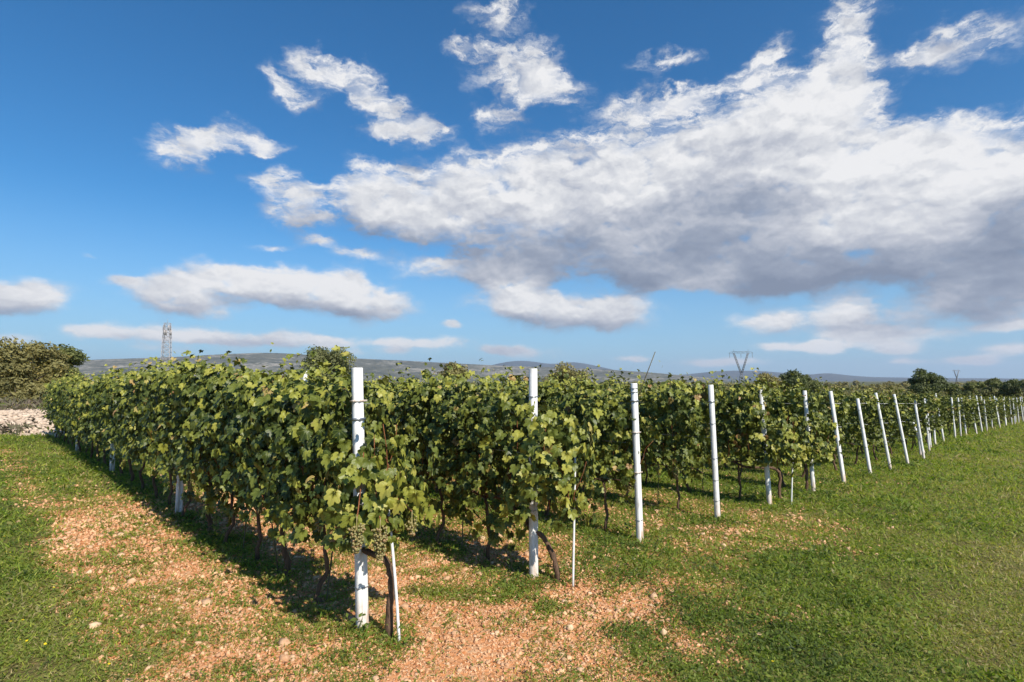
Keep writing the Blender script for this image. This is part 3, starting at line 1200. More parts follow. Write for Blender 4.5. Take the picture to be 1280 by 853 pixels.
# end vines that lean out past their end post
def end_vine(i, seed, label, v, zhi, n, length, foot_v, foot_u=0.0, clusters=(), yellow=.8, off=(0, 0), zlo=.62, thick=1.0, zmin=.5, path=None):
    g = np.random.default_rng(seed)
    u0, v0 = ROW_U[i]
    x, y = xy_of(u0, v0 + v)
    pos, nrm, tip, size, tint = vine_leaf_cloud(g, n, length, zlo, zhi, yellow)
    pos[:, 1] *= thick
    ok = pos[:, 2] > zmin + .08 * g.random(len(pos))
    pos, nrm, tip, size, tint = pos[ok], nrm[ok], tip[ok], size[ok], tint[ok]
    # the row-end face turns towards the outside
    e = np.clip((-pos[:, 0] / (length / 2)), -1, 1)
    nrm[:, 0] -= 1.3 * np.clip(e + .3, 0, 1)
    pos[:, 0] += off[0]
    fol = leaves_mesh("foliage", pos, nrm, tip, size * 1.06, tint, 2, g)
    fol.materials.append(M_VINE)
    t = thing("grapevine", label, "grapevine", (x, y, gzf(x, y)), ROW_ANG, GV)
    link("foliage", fol, None, t)
    b = MB()
    # trunk foot stands out in front, arches over towards the post
    fx, fy = foot_v - v, -foot_u
    # local x runs along the row (inward), local y to the left of it
    path = np.array([(fx + p, fy * (1 - min(1, p / .34)) + q, z) for p, q, z in (path or ARCH)])
    tt = np.linspace(0, 1, 33)
    s0 = np.linspace(0, 1, len(path))
    P = np.stack([np.interp(tt, s0, path[:, a]) for a in range(3)], 1)
    ker = np.array([1, 2, 3, 2, 1]) / 9
    for a in range(3):
        P[2:-2, a] = np.convolve(P[:, a], ker, mode='valid')
    P += g.normal(0, .003, P.shape)
    b.tube(P, (.031 - .012 * tt) * (1 + g.uniform(-.1, .16, 33)), 9, True, .12, g)
    tr = b.mesh("trunk", True)
    tr.materials.append(M_BARK)
    link("trunk", tr, None, t)
    sm = shoots_mesh(g, 5, length * .7)
    sm.materials.append(M_SHOOT)
    link("shoots", sm, None, t)
    for (cx, cy, cz, me) in clusters:
        link("grape_cluster", me, None, t, (cx, cy, cz))
        b = MB()
        tt = np.linspace(0, 1, 7)
        b.tube(np.stack([cx * (1 - .75 * tt), cy * (1 - .6 * tt), cz + .05 + .42 * tt ** 1.4], 1), .0055 - .001 * tt, 6)
        cn = b.mesh("fruit_cane", True)
        cn.materials.append(M_SHOOT)
        link("fruit_cane", cn, None, t)


ARCH = [(0, 0, -.05), (.0, .01, .18), (-.015, 0, .36), (-.01, .01, .48), (.03, 0, .565), (.11, 0, .60), (.20, .0, .595), (.32, 0, .62), (.5, 0, .70), (.72, 0, .76), (1.0, .02, .76)]
SLANT = [(0, 0, -.05), (.01, .005, .10), (.035, 0, .22), (.08, .01, .33), (.15, 0, .42), (.23, .01, .48), (.34, 0, .54), (.5, 0, .66), (.7, 0, .76), (1.0, .02, .76)]
BIGC = grape_cluster_mesh(np.random.default_rng(601), .20, 160)
BIGC2 = grape_cluster_mesh(np.random.default_rng(602), .24, 190)
SMALLC = grape_cluster_mesh(np.random.default_rng(603), .13, 55)
for me in (BIGC, BIGC2, SMALLC):
    me.materials.append(M_GRAPE)
ux, vx = uv_of(*ground_at(499, 803))
end_vine(0, 71, "grapevine around the nearest end post, yellowing leaves, pale grape bunches and arched trunk", -.12, 1.55, 480, .62,
         vx, ux - ROW_U[0][0], [(-.38, .34, .98, BIGC), (-.42, .17, .94, BIGC2), (-.40, -.12, .95, SMALLC)], .8, zlo=.80, thick=1.05, zmin=.66, path=ARCH)
ux, vx = uv_of(*ground_at(708, 731))
end_vine(1, 72, "grapevine at the end of the second row, trunk leaning past its post, yellowish leaves", -.22, 1.86, 520, .72,
         vx, ux - ROW_U[1][0], [(-.2, -.2, .8, SMALLC)], .75, zlo=.60, zmin=.50, path=SLANT)
ux, vx = uv_of(*ground_at(984, 626))
end_vine(4, 73, "grapevine bulging past the end post of the fifth row beside a short white rod", -.2, 1.66, 420, .7,
         vx, ux - ROW_U[4][0], (), .6, zlo=.7)
ux, vx = uv_of(*ground_at(1021, 616))
end_vine(5, 74, "grapevine hiding most of the sixth row's end post", -.12, 1.7, 360, .6, vx, ux - ROW_U[5][0], (), .6, zlo=.66)

# the rest of the set-back block: more vines than anyone could tell apart
def far_rows():
    g = np.random.default_rng(90)
    A = []
    for i in range(11, NROWS):
        u, v0 = ROW_U[i]
        L = 13.0
        pos, nrm, tip, size, tint = vine_leaf_cloud(g, int(95 * L), L, .62, 2.04, .12)
        v = pos[:, 0] + L / 2 + v0 + 2.2
        x = P0[0] + (u - pos[:, 1]) * UD[0] + v * VD[0]
        y = P0[1] + (u - pos[:, 1]) * UD[1] + v * VD[1]
        w = np.stack([x, y, pos[:, 2] + gz(x, y)], 1)

        def rot(a):
            return np.stack([a[:, 0] * VD[0] - a[:, 1] * UD[0], a[:, 0] * VD[1] - a[:, 1] * UD[1], a[:, 2]], 1)
        A.append((w, rot(nrm), rot(tip), size * 1.75, tint))
    cat = [np.concatenate([a[k] for a in A]) for k in range(5)]
    me = leaves_mesh("vineyard_foliage", *cat, 0, g)
    kind(link("vineyard_foliage", me, M_VINE), 'stuff')


far_rows()


# ------------------------------------------------------------------ rods, canes, wires
def rod(name, label, cat, a, b, r, mat, group=None, sides=8, bend=0.0, seed=0):
    g = np.random.default_rng(seed)
    a, b = np.array(a, float), np.array(b, float)
    t = np.linspace(0, 1, 8)
    d = b - a
    P = d[None] * t[:, None] + np.stack([bend * np.sin(t * pi), bend * .5 * np.sin(t * pi), 0 * t], 1)
    m = MB()
    m.tube(P, r, sides)
    me = m.mesh(name, True)
    o = link(name, me, mat, None, tuple(a))
    return tag(o, label, cat, group)


def foot(px, py, dz=-.06):
    x, y = ground_at(px, py)
    return np.array([x, y, gzf(x, y) + dz])


def up_at(px, py, base, toward=0.0):
    """a point over view pixel (px,py) at the depth of base (plus toward)"""
    d = pix_dir(px, py)
    t = (base[1] + toward) / d.y
    return np.array([d.x * t, d.y * t, CAM_Z + d.z * t])


f0 = foot(500, 805)
rod("plant_rod", "thin white rod leaning beside the arched trunk at the nearest row end", "rod", f0, up_at(481, 600, f0, .06), .0115, M_STAKE, None, 8, .012)
f1 = foot(716, 735)
rod("plant_rod", "thin upright white rod beside the leaning trunk of the second row end", "rod", f1, up_at(719, 570, f1, .05), .0115, M_STAKE)
f2 = foot(989, 631)
rod("plant_rod", "thin short white rod by the bulging vine of the fifth row", "rod", f2, up_at(991, 560, f2), .0135, M_STAKE)
c0 = np.array([*xy_of(ROW_U[2][0] + .05, ROW_U[2][1] + .9), 0.0])
c0[2] = gzf(c0[0], c0[1]) - .05
rod("cane", "long thin dark cane slanting up past the third row's end post", "cane", up_at(737, 655, c0), up_at(819, 440, c0, -.45), .0062, M_DARKROD)
k = 0
for (i, v, lean) in ((0, .72, .16), (0, 1.8, -.12), (0, 2.9, .1), (1, 1.25, .12), (1, 2.3, .15), (2, 1.15, .22), (2, 2.2, .2), (3, 1.1, .2), (3, 2.2, -.1), (4, 1.3, .2)):
    u, v0 = ROW_U[i]
    x, y = xy_of(u + .03, v0 + v)
    z = gzf(x, y)
    rod("vine_stake", "thin dark stake under the %s, %s stake from its end" % (row_word(i), ORD[[q for q in range(3)][k % 3] if False else sum(1 for w in ((0, .72), (0, 1.8), (0, 2.9), (1, 1.25), (1, 2.3), (2, 1.15), (2, 2.2), (3, 1.1), (3, 2.2), (4, 1.3)) if w[0] == i and w[1] < v)]),
        "stake", (x, y, z - .05), (x + UD[0] * lean + VD[0] * .1, y + UD[1] * lean + VD[1] * .1, z + .95), .0075, M_DARKROD, "thin dark stakes beside the vines")
    k += 1
for i in range(11):
    u, v0 = ROW_U[i]
    for j, (z, nm) in enumerate(((.76, "lowest"), (1.28, "middle"), (1.82, "top"))):
        m = MB()
        vv = np.linspace(v0 + .02, v0 + ROW_LEN + .6, 12)
        x, y = xy_of(u + .045, vv)
        pts = np.stack([x, y, gz(x, y) + z - .02 * np.sin(np.linspace(0, 4 * pi, 12)) ** 2], 1)
        base = pts[0].copy()
        m.tube(pts - base, .0027, 5)
        tag(link("trellis_wire", m.mesh("trellis_wire", True), M_WIRE, None, tuple(base)),
            "%s galvanised trellis wire threaded through the leaves of the %s" % (nm, row_word(i)), "wire", "trellis wires along the rows")


# ------------------------------------------------------------------ trees and scrub
def tree_mat(name, a, b, c):
    return mat_leaf(name, [(0, a), (.5, b), (1, c)], .22, .6, .2, pale=(.12, .13, .06), veincol=b, tr_gain=(1.3, 1.35, .7))


M_OLIVE = tree_mat("olive_brown_leaf", (.11, .095, .03), (.30, .245, .08), (.44, .36, .13))
M_GREEN = tree_mat("tree_green_leaf", (.048, .068, .018), (.14, .165, .042), (.26, .26, .075))
M_DARK = tree_mat("dark_green_leaf", (.026, .045, .014), (.07, .10, .03), (.15, .18, .05))
M_GREY = tree_mat("grey_green_leaf", (.07, .08, .03), (.19, .195, .07), (.30, .29, .12))


def crown_faces(rng, centers, radii, n, fs):
    """small leaf sprays around lump centres, denser towards their upper outside"""
    ci = rng.choice(len(centers), n, p=np.asarray(radii) ** 2 / np.sum(np.asarray(radii) ** 2))
    d = unit(rng.normal(0, 1, (n, 3)))
    r = rng.random(n) ** .38
    pos = centers[ci] + d * (r * np.asarray(radii)[ci] * rng.uniform(.8, 1.12, n))[:, None] * np.array([1.1, 1.1, .8])
    nrm = unit(d + rng.normal(0, .7, (n, 3)) + np.array([0, 0, .45]))
    a = unit(np.cross(nrm, rng.normal(0, 1, (n, 3))))
    b = np.cross(nrm, a)
    s = fs * rng.uniform(.6, 1.35, n)
    # pointed sprays: four-cornered, kinked
    p0 = pos - a * s[:, None]
    p1 = pos + b * (s * .42)[:, None] + nrm * (s * .12)[:, None]
    p2 = pos + a * s[:, None]
    p3 = pos - b * (s * .42)[:, None] + nrm * (s * .12)[:, None]
    V = np.stack([p0, p1, p2, p3], 1).reshape(-1, 3)
    base = np.arange(n)[:, None] * 4
    T = np.concatenate([base + np.array([[0, 1, 2]]), base + np.array([[0, 2, 3]])], 0)
    lumpt = rng.normal(.5, .13, len(centers))
    tint = np.clip(lumpt[ci] + rng.normal(0, .16, n), 0, 1)
    return V, T, np.repeat(tint, 4)


def tree(name, label, cat, x, y, h, w, mat, n, fs, seed, group=None, trunk_h=.25, squash=1.0, lumps=26, depth=None, bark=None, ptrunk=True):
    rng = np.random.default_rng(seed)
    depth = depth or w
    z0 = gzf(x, y)
    t = thing(name, label, cat, (x, y, z0), 0, group)
    cz0 = h * trunk_h
    cs, rs = [], []
    for k in range(lumps):
        d = unit(rng.normal(0, 1, 3))
        rr = rng.random() ** .45
        e = np.array([w / 2, depth / 2, (h - cz0) / 2])
        taper = .78
        c = d * rr * e * taper + np.array([0, 0, cz0 + (h - cz0) / 2])
        c[2] = max(c[2], cz0 * .6 + .12 * h)
        r = min(w, h) * rng.uniform(.10, .19)
        c[2] = min(c[2], h - r * .78)
        cs.append(c)
        rs.append(r)
    cs, rs = np.array(cs), np.array(rs)
    V, T, tint = crown_faces(rng, cs, rs, n, fs)
    V[:, 2] = np.maximum(V[:, 2], .02)
    me = mesh_np("crown", V, T, attrs={'tint': tint, 'vein': np.zeros(len(V))})
    link("crown", me, mat, t)
    b = MB()
    hb = cz0 + (h - cz0) * .35
    tt = np.linspace(0, 1, 6)
    top = np.array([rng.normal(0, .04 * w), rng.normal(0, .04 * w), hb])
    P = np.stack([top[0] * tt, top[1] * tt, -.15 + (hb + .15) * tt], 1)
    r0 = h * .028
    b.tube(P, r0 * (1.2 - .5 * tt), 8, True, .1, rng)
    for k in rng.choice(lumps, min(lumps, 12), replace=False):
        c = cs[k]
        st = P[rng.integers(2, 6)]
        md = (st + c) / 2 + np.array([0, 0, -.05 * h])
        Q = np.stack([(1 - s) ** 2 * st + 2 * s * (1 - s) * md + s * s * c for s in np.linspace(0, 1, 6)])
        b.tube(Q, r0 * .5 * (1 - .75 * np.linspace(0, 1, 6)), 5)
    link("trunk", b.mesh("trunk", True), bark or M_TREEBARK, t)
    return t


def at(px, dist):
    d = pix_dir(px, 476)
    return d.x / d.y * dist, dist


def top_h(py, x, y):
    """height above ground for a top that sits at view row py at that distance"""
    return CAM_Z + (476 - py) / FPX * y * 1.0 - gzf(x, y)


x, y = at(22, 38)
tree("olive_brown_tree", "large spreading olive-brown tree behind the rubble heap, widest of the trees", "tree", x, y, top_h(417, x, y), 7.6, M_OLIVE, 15000, .13, 21, None, .12, lumps=46, depth=6)
x, y = at(72, 41)
tree("leafy_tree", "darker green tree behind the olive-brown one, tip over the hills", "tree", x, y, top_h(417, x, y), 3.9, M_GREEN, 8000, .13, 22, None, .15, lumps=26)
x, y = at(103, 40)
tree("bush", "low green bush at the foot of the big trees beside the nearest row's far end", "bush", x, y, top_h(448, x, y), 2.2, M_GREEN, 3000, .11, 23, None, .08, lumps=14)
x, y = at(-60, 44)
tree("leafy_tree", "green tree at the picture's edge behind the rubble heap", "tree", x, y, 5.6, 6.0, M_GREEN, 8000, .13, 24, None, .12, lumps=26)
x, y = at(28, 33)
tree("bush", "yellowish low bush in front of the olive-brown tree above the stones", "bush", x, y, top_h(467, x, y), 4.4, M_OLIVE, 4500, .10, 25, None, .05, lumps=18, depth=2)
x, y = at(416, 52)
tree("round_tree", "round olive-green tree rising above the leaves behind the nearest row", "tree", x, y, top_h(426, x, y), 6.0, M_GREY, 9000, .14, 26, None, .2, lumps=30)
x, y = at(568, 60)
tree("small_tree", "small grey-brown tree behind the second row, left of the second end post", "tree", x, y, top_h(443, x, y), 3.8, M_OLIVE, 4500, .14, 27, None, .2, lumps=18)
x, y = at(707, 62)
tree("small_tree", "brownish domed tree right behind the second end post", "tree", x, y, top_h(447, x, y), 5.4, M_OLIVE, 5000, .15, 28, None, .15, lumps=20)
x, y = at(957, 85)
tree("small_tree", "olive tree beside the forked pylon, left of a dark one", "tree", x, y, top_h(459, x, y), 5.2, M_OLIVE, 4500, .18, 29, None, .15, lumps=20)
x, y = at(991, 85)
tree("dark_tree", "small dark green tree touching the olive one by the forked pylon", "tree", x, y, top_h(457, x, y), 5.2, M_DARK, 4500, .18, 30, None, .15, lumps=18)
x, y = at(1013, 90)
tree("small_tree", "low green tree just past the small dark one", "tree", x, y, top_h(461, x, y), 4.6, M_GREEN, 3500, .18, 31, None, .15, lumps=16)
x, y = at(1161, 72)
tree("dark_tree", "lone dark round tree standing above the scrub, largest dark crown", "tree", x, y, top_h(458, x, y), 4.7, M_DARK, 9000, .15, 32, None, .25, lumps=28)
x, y = at(1186, 74)
tree("bush", "dark bush leaning against the lone dark round tree", "bush", x, y, top_h(474, x, y), 3.6, M_DARK, 3000, .15, 33, None, .1, lumps=14)
hedge = [(1200, 78, 478, 4.0, 'o'), (1222, 76, 472, 3.8, 'g'), (1240, 74, 469, 3.6, 'y'), (1258, 72, 466, 4.2, 'g'), (1280, 70, 464, 5.2, 'd'), (1312, 68, 464, 5.4, 'g'), (1345, 66, 466, 5.2, 'o')]
words = {'o': (M_OLIVE, "olive-brown"), 'g': (M_GREEN, "mid-green"), 'y': (M_GREY, "grey-green"), 'd': (M_DARK, "dark green")}
for k, (px, dist, py, w, c) in enumerate(hedge):
    x, y = at(px, dist)
    tree("bush", "%s bush in the hedge behind the set-back rows, %s past the dark round tree" % (words[c][1], ORD[k]), "bush", x, y, top_h(py, x, y), w, words[c][0], 3600, .16, 40 + k,
         "bushes in the hedge behind the set-back rows", .06, lumps=16)


def scrub():
    rng = np.random.default_rng(77)
    cs, rs, ts = [], [], []
    for k in range(1500):
        dist = 95 * (7.0 ** rng.random())
        px = rng.uniform(-500, 1800)
        x, y = at(px, dist)
        z = gzf(x, y)
        hh = rng.uniform(1.4, 3.6) * (1 + .35 * sstep(150, 500, dist)) * (.75 if px < 700 else 1.0)
        hh = hh + .010 * max(0, dist - 200) * .5
        for q in range(3):
            cs.append((x + rng.normal(0, 1.6), y + rng.normal(0, 1.2), z + hh * rng.uniform(.25, .72)))
            rs.append(hh * rng.uniform(.34, .5))
    cs, rs = np.array(cs), np.array(rs)
    n = 130000
    V, T, tint = crown_faces(rng, cs, rs, n, .34)
    # bigger sprays with distance
    ctr = V.reshape(-1, 4, 3).mean(1)
    d = np.hypot(ctr[:, 0], ctr[:, 1])
    V = (ctr[:, None] + (V.reshape(-1, 4, 3) - ctr[:, None]) * np.clip(d / 170, .8, 3.2)[:, None, None]).reshape(-1, 3)
    me = mesh_np("woods", V, T, attrs={'tint': tint, 'vein': np.zeros(len(V))})
    kind(link("woods", me, M_OLIVE), 'stuff')


scrub()


# ------------------------------------------------------------------ rubble heap of pale stones
ICO_V, ICO_F = None, None


def ico():
    p = (1 + 5 ** .5) / 2
    v = unit(np.array([(-1, p, 0), (1, p, 0), (-1, -p, 0), (1, -p, 0), (0, -1, p), (0, 1, p), (0, -1, -p), (0, 1, -p), (p, 0, -1), (p, 0, 1), (-p, 0, -1), (-p, 0, 1)], float))
    f = np.array([(0, 11, 5), (0, 5, 1), (0, 1, 7), (0, 7, 10), (0, 10, 11), (1, 5, 9), (5, 11, 4), (11, 10, 2), (10, 7, 6), (7, 1, 8),
                  (3, 9, 4), (3, 4, 2), (3, 2, 6), (3, 6, 8), (3, 8, 9), (4, 9, 5), (2, 4, 11), (6, 2, 10), (8, 6, 7), (9, 8, 1)])
    return v, f


def stones_mesh(name, pos, size, rng, tintm=.5):
    v, f = ico()
    n = len(pos)
    W = v[None] * rng.uniform(.62, 1.25, (n, 12))[:, :, None]
    W = W * (np.stack([rng.uniform(.7, 1.3, n), rng.uniform(.7, 1.2, n), rng.uniform(.45, .85, n)], 1) * size[:, None])[:, None, :]
    a = rng.uniform(0, 6.28, n)
    tl = np.clip(rng.normal(0, .3, n), -.7, .7)
    X = W[:, :, 0] * np.cos(a)[:, None] - W[:, :, 1] * np.sin(a)[:, None]
    Y = W[:, :, 0] * np.sin(a)[:, None] + W[:, :, 1] * np.cos(a)[:, None]
    Z = W[:, :, 2] + X * np.tan(tl)[:, None] * .5
    W = np.stack([X, Y, Z], 2) + pos[:, None, :]
    F = (f[None] + (np.arange(n) * 12)[:, None, None]).reshape(-1, 3)
    tint = np.repeat(np.clip(rng.normal(tintm, .22, n), 0, 1), 12)
    return mesh_np(name, W.reshape(-1, 3), F, attrs={'tint': tint})


def heap_h(t, w):
    return max(0.0, 1 - abs(w)) ** .8


HA = ground_at(-260, 545)
HX0, HX1 = -46.0, -14.2
HY, HWID = 25.4, 3.6
rng = np.random.default_rng(31)
n = 15000
hx = rng.uniform(HX0, HX1, n)
hw = rng.uniform(-1, 1, n)
ends = sstep(HX1 + .6, HX1 - 3.2, hx)
hy = HY + hw * HWID + (hx + 20) * -.10
hz = np.array([heap_h(0, w) for w in hw]) * .78 * (.25 + .75 * ends) * (.8 + .25 * np.sin(hx * .8))
pos = np.stack([hx, hy, gz(hx, hy) + hz - .02], 1)
size = .045 + .10 * rng.random(n) ** 1.8
kind(link("rubble", stones_mesh("rubble", pos, size, rng, .62), M_STONE), 'stuff')
BOULDERS = stones_mesh("boulder", np.zeros((1, 3)), np.array([.26]), rng, .6)
for k in range(9):
    bx = -15.2 - k * 1.35 + R.uniform(-.3, .3)
    by = HY + (bx + 20) * -.10 + R.uniform(.2, 1.2)
    bm = BOULDERS if k == 0 else BOULDERS.copy()
    o = link("boulder", BOULDERS, M_STONE, None, (bx, by, gzf(bx, by) + .66))
    o.rotation_euler = (R.uniform(-.4, .4), R.uniform(-.4, .4), R.uniform(0, 6))
    o.scale = [R.uniform(.7, 1.1)] * 3
    tag(o, "large pale limestone block lying on the crest of the rubble heap", "stone", "large pale blocks on the rubble heap")


def weeds_on_heap():
    rng = np.random.default_rng(34)
    n = 9000
    x = rng.uniform(HX0, HX1 + .6, n)
    band = rng.random(n)
    y = np.where(band < .6, HY + .9 + rng.normal(0, .6, n), HY - 3.3 + rng.normal(0, .35, n)) + (x + 20) * -.10
    front = band >= .6
    k = np.where(front, (np.sin(x * 1.9) > .55), True)
    z = gz(x, y) + np.where(front, rng.uniform(.05, .4, n), rng.uniform(.45, 1.25, n))
    pos = np.stack([x, y, z], 1)[k.astype(bool)]
    n = len(pos)
    nr = unit(rng.normal(0, 1, (n, 3)) + [0, 0, .4])
    a = unit(np.cross(nr, rng.normal(0, 1, (n, 3))) + [0, 0, .6])
    b = np.cross(nr, a)
    s = rng.uniform(.08, .2, n)[:, None]
    V = np.stack([pos - a * s, pos + b * s * .25, pos + a * s, pos - b * s * .25], 1).reshape(-1, 3)
    base = np.arange(n)[:, None] * 4
    T = np.concatenate([base + [[0, 1, 2]], base + [[0, 2, 3]]], 0)
    me = mesh_np("undergrowth", V, T, attrs={'tint': np.repeat(np.clip(rng.normal(.75, .15, n), 0, 1), 4), 'vein': np.zeros(n * 4)})
    kind(link("undergrowth", me, M_DRY), 'stuff')


M_DRY = tree_mat("dry_undergrowth", (.06, .045, .03), (.13, .10, .075), (.20, .16, .12))
weeds_on_heap()


# ------------------------------------------------------------------ power pylons and mast
def lattice(b, corners0, corners1, nseg, w):
    c0, c1 = np.array(corners0, float), np.array(corners1, float)
    n = len(c0)
    for i in range(n):
        b.bar(c0[i], c1[i], w)
    for k in range(nseg):
        t0, t1 = k / nseg, (k + 1) / nseg
        for i in range(n):
            j = (i + 1) % n
            a0, a1 = c0[i] * (1 - t0) + c1[i] * t0, c0[i] * (1 - t1) + c1[i] * t1
            b0, b1 = c0[j] * (1 - t0) + c1[j] * t0, c0[j] * (1 - t1) + c1[j] * t1
            b.bar(a0, b1, w * .6)
            b.bar(b0, a1, w * .6)
            b.bar(a1, b1, w * .5)


def sq(r, z, cx=0.0, cy=0.0):
    return [(cx - r, cy - r, z), (cx + r, cy - r, z), (cx + r, cy + r, z), (cx - r, cy + r, z)]


x, y = at(206.5, 230)
base = gzf(x, y)
H = CAM_Z + (476 - 404) / FPX * y - base
t = thing("lattice_mast", "slender pale lattice mast with antennas rising above the nearest vine row", "mast", (x, y, base), .3)
b = MB()
lattice(b, sq(1.9, 0), sq(1.25, H * .78), 11, .10)
lattice(b, sq(1.25, H * .78), sq(1.0, H), 4, .085)
link("lattice_frame", b.mesh("lattice_frame"), M_MAST, t)
for k, (z, a) in enumerate(((.86, 0), (.86, 2.1), (.86, 4.2), (.93, 1), (.93, 3.1), (.93, 5.2))):
    b = MB()
    b.box((0, 0, 0), (.5, .35, 2.0))
    b.tube([(0, 0, -1.2), (0, 0, 1.2)], .07, 6)
    o = link("antenna", b.mesh("antenna"), M_MAST, t, (1.35 * cos(a), 1.35 * sin(a), H * z))
    o.rotation_euler = (0, 0, a)
b = MB()
b.tube([(0, 0, H), (0, 0, H + 1.6)], .06, 5)
link("tip_rod", b.mesh("tip_rod"), M_MAST, t)


def forked_pylon(label, px, dist, py_top, arm, rot, w, seed):
    x, y = at(px, dist)
    base = gzf(x, y)
    H = CAM_Z + (476 - py_top) / FPX * y - base
    t = thing("power_pylon", label, "pylon", (x, y, base), rot, None)
    waist = H * .42
    b = MB()
    lattice(b, sq(H * .085, 0), sq(.45, waist), 7, w)
    link("body", b.mesh("body"), M_STEEL, t)
    for s in (-1, 1):
        b = MB()
        xt = s * arm * .29
        lattice(b, sq(.4, waist, s * .3), sq(.45, H * .90, xt), 8, w * .9)
        link("fork", b.mesh("fork"), M_STEEL, t)
    b = MB()
    n = 10
    zA, zB = H * .90, H * .945
    for yy in (-.4, .4):
        b.bar((-arm / 2, yy * .3, zA + .2), (arm / 2, yy * .3, zA + .2), w * .8)
        b.bar((-arm * .36, yy, zB), (arm * .36, yy, zB), w * .8)
        for k in range(n):
            xa = -arm / 2 + arm * k / n
            xb = -arm / 2 + arm * (k + 1) / n
            za = zA + .2 if k % 2 == 0 else zB
            zb = zB if k % 2 == 0 else zA + .2
            b.bar((xa, yy * .6, za), (xb, yy * .6, zb), w * .5)
    link("cross_arm", b.mesh("cross_arm"), M_STEEL, t)
    for s in (-1, 1):
        b = MB()
        b.bar((s * arm * .29, 0, zB), (s * arm * .31, 0, H), w * .9)
        link("peak", b.mesh("peak"), M_STEEL, t)
    for xs_ in (-.47, 0, .47):
        b = MB()
        for q in range(6):
            b.tube([(xs_ * arm, 0, zA - .1 - q * .45), (xs_ * arm, 0, zA - .35 - q * .45)], .16, 6)
        b.tube([(xs_ * arm, 0, zA + .2), (xs_ * arm, 0, zA - 2.8)], .05, 4)
        link("insulator", b.mesh("insulator"), M_STEEL, t)
    return t


forked_pylon("dark forked power pylon with a wide cross arm above the fourth and fifth rows", 927, 360, 437, 14.6, -.15, .105, 1)
forked_pylon("tiny distant power pylon beyond the scrub, right of the dark round tree", 1196, 900, 462, 24.0, .5, .15, 2)


# ------------------------------------------------------------------ turf, weeds and small stones
def scatter(rng, n, r0, r1, half):
    r = r0 * (r1 / r0) ** rng.random(n)
    a = rng.uniform(-half, half, n)
    return r * np.sin(a), r * np.cos(a), r


